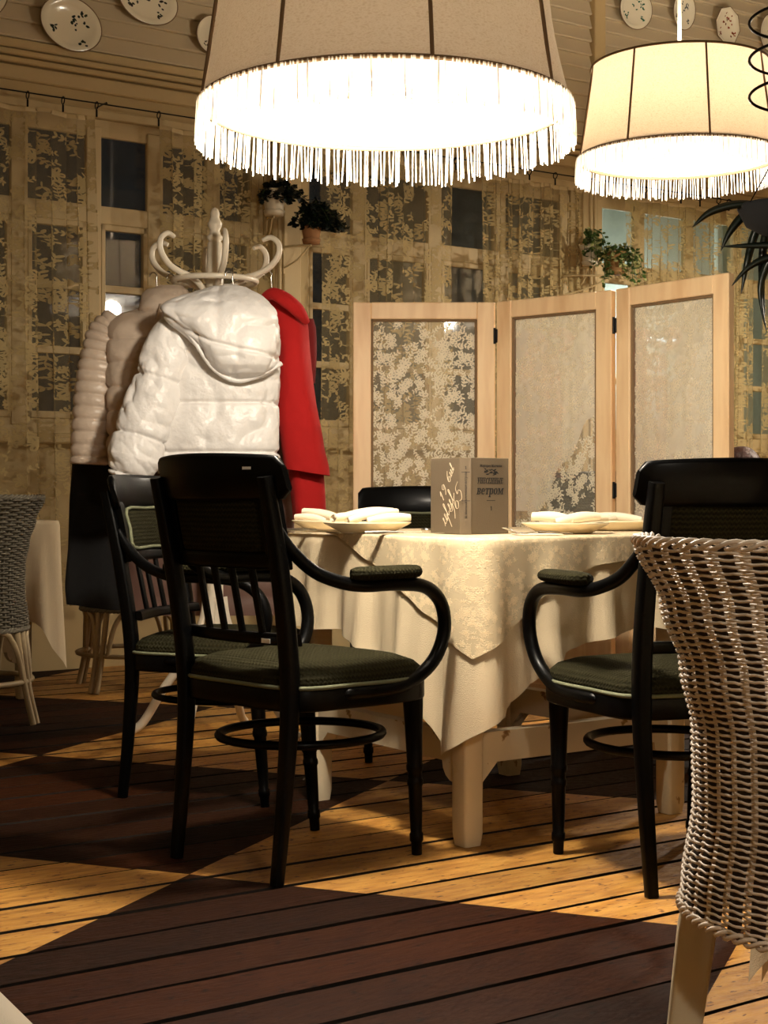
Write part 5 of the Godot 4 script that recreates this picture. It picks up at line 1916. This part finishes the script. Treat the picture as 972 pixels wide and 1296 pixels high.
# ---------------------------------------------------------------- the child beyond the screen
func seated_child():
	var o := Vector3(1.83, 0.456, -7.75)
	var t = thing("person", "child with brown hair sitting beyond the screen, only the hair's top in view", "person", rot(Vector3.UP, 0.9, o))
	var s := st()
	var B := func(x, y, z) -> Vector3: return Vector3(x, y, z)
	nets(s, [
		[Vector3(0, 0.08, 0.02), Vector3(0, 0.22, 0.0), 0.115, 0.10], [Vector3(0, 0.22, 0), Vector3(0, 0.34, -0.02), 0.10, 0.10],
		[Vector3(-0.09, 0.355, -0.02), Vector3(0.09, 0.355, -0.02), 0.045, 0.045], [Vector3(0, 0.36, -0.02), Vector3(0, 0.43, -0.04), 0.04, 0.036],
		[Vector3(-0.07, 0.065, 0), Vector3(-0.085, 0.075, -0.31), 0.075, 0.05], [Vector3(0.07, 0.065, 0), Vector3(0.085, 0.075, -0.31), 0.075, 0.05],
		[Vector3(-0.085, 0.075, -0.31), Vector3(-0.085, -0.28, -0.33), 0.05, 0.034], [Vector3(0.085, 0.075, -0.31), Vector3(0.085, -0.28, -0.33), 0.05, 0.034],
		[Vector3(-0.085, -0.32, -0.33), Vector3(-0.085, -0.335, -0.44), 0.035, 0.03], [Vector3(0.085, -0.32, -0.33), Vector3(0.085, -0.335, -0.44), 0.035, 0.03],
		[Vector3(-0.125, 0.345, -0.02), Vector3(-0.16, 0.19, -0.06), 0.042, 0.034], [Vector3(0.125, 0.345, -0.02), Vector3(0.16, 0.19, -0.06), 0.042, 0.034],
		[Vector3(-0.16, 0.19, -0.06), Vector3(-0.09, 0.15, -0.22), 0.034, 0.025], [Vector3(0.16, 0.19, -0.06), Vector3(0.09, 0.15, -0.22), 0.034, 0.025]], 0.03, 0.014)
	mi("clothed_body", s, mat(Color(0.10, 0.09, 0.1), 0.9), t)
	s = st()
	var hc := Vector3(0, 0.525, -0.06)
	nets(s, [[hc + Vector3(0, 0.02, 0.01), hc + Vector3(0, 0.02, 0.02), 0.082, 0.084], [hc + Vector3(0, -0.05, -0.03), hc + Vector3(0, -0.02, -0.02), 0.05, 0.065],
		[hc + Vector3(0, 0.0, -0.085), hc + Vector3(0, -0.022, -0.097), 0.006, 0.011], [Vector3(0, 0.40, -0.03), Vector3(0, 0.46, -0.045), 0.034, 0.034],
		[hc + Vector3(-0.08, -0.01, 0.01), hc + Vector3(-0.083, 0.015, 0.012), 0.01, 0.013], [hc + Vector3(0.08, -0.01, 0.01), hc + Vector3(0.083, 0.015, 0.012), 0.01, 0.013]], 0.02, 0.006)
	for sx in [-1.0, 1.0]:
		nets(s, [[Vector3(sx * 0.09, 0.15, -0.22), Vector3(sx * 0.075, 0.145, -0.27), 0.02, 0.022], [Vector3(sx * 0.062, 0.145, -0.28), Vector3(sx * 0.05, 0.138, -0.325), 0.0075, 0.006], [Vector3(sx * 0.072, 0.145, -0.285), Vector3(sx * 0.064, 0.136, -0.335), 0.0075, 0.006], [Vector3(sx * 0.082, 0.145, -0.285), Vector3(sx * 0.077, 0.136, -0.332), 0.0075, 0.006], [Vector3(sx * 0.091, 0.145, -0.28), Vector3(sx * 0.089, 0.137, -0.32), 0.007, 0.0055], [Vector3(sx * 0.07, 0.15, -0.24), Vector3(sx * 0.045, 0.152, -0.275), 0.008, 0.007]], 0.006, 0.004)
	mi("head_and_hands", s, mat(Color(0.78, 0.56, 0.44), 0.6, {"subsurf_scatter_enabled": true, "subsurf_scatter_strength": 0.1}), t)
	s = st()
	nets(s, [[hc + Vector3(0, 0.035, 0.02), hc + Vector3(0, 0.035, 0.03), 0.088, 0.088], [hc + Vector3(0, -0.04, 0.055), hc + Vector3(0, 0.02, 0.05), 0.055, 0.07], [hc + Vector3(-0.05, 0.085, -0.03), hc + Vector3(0.05, 0.085, -0.03), 0.03, 0.03]], 0.02, 0.007)
	mi("hair", s, mat(Color(0.22, 0.1, 0.055), 0.55, {"normal_enabled": true, "normal_texture": noise_tex(81, 0.08, null, 128, 2, 6.0), "uv1_triplanar": true, "uv1_scale": Vector3(10, 2, 10)}), t)
	for sx in [-1.0, 1.0]:
		s = st()
		nets(s, [[hc + Vector3(sx * 0.03, 0.008, -0.074), hc + Vector3(sx * 0.03, 0.0081, -0.074), 0.009, 0.009]], 0.002, 0.003)
		mi("eye", s, mat(Color(0.06, 0.04, 0.03), 0.2), t)
	s = st()
	tube(s, spline([hc + Vector3(-0.02, -0.05, -0.079), hc + Vector3(0, -0.052, -0.084), hc + Vector3(0.02, -0.05, -0.079)], 4), 0.003, 6)
	mi("mouth", s, mat(Color(0.5, 0.25, 0.22), 0.5), t)
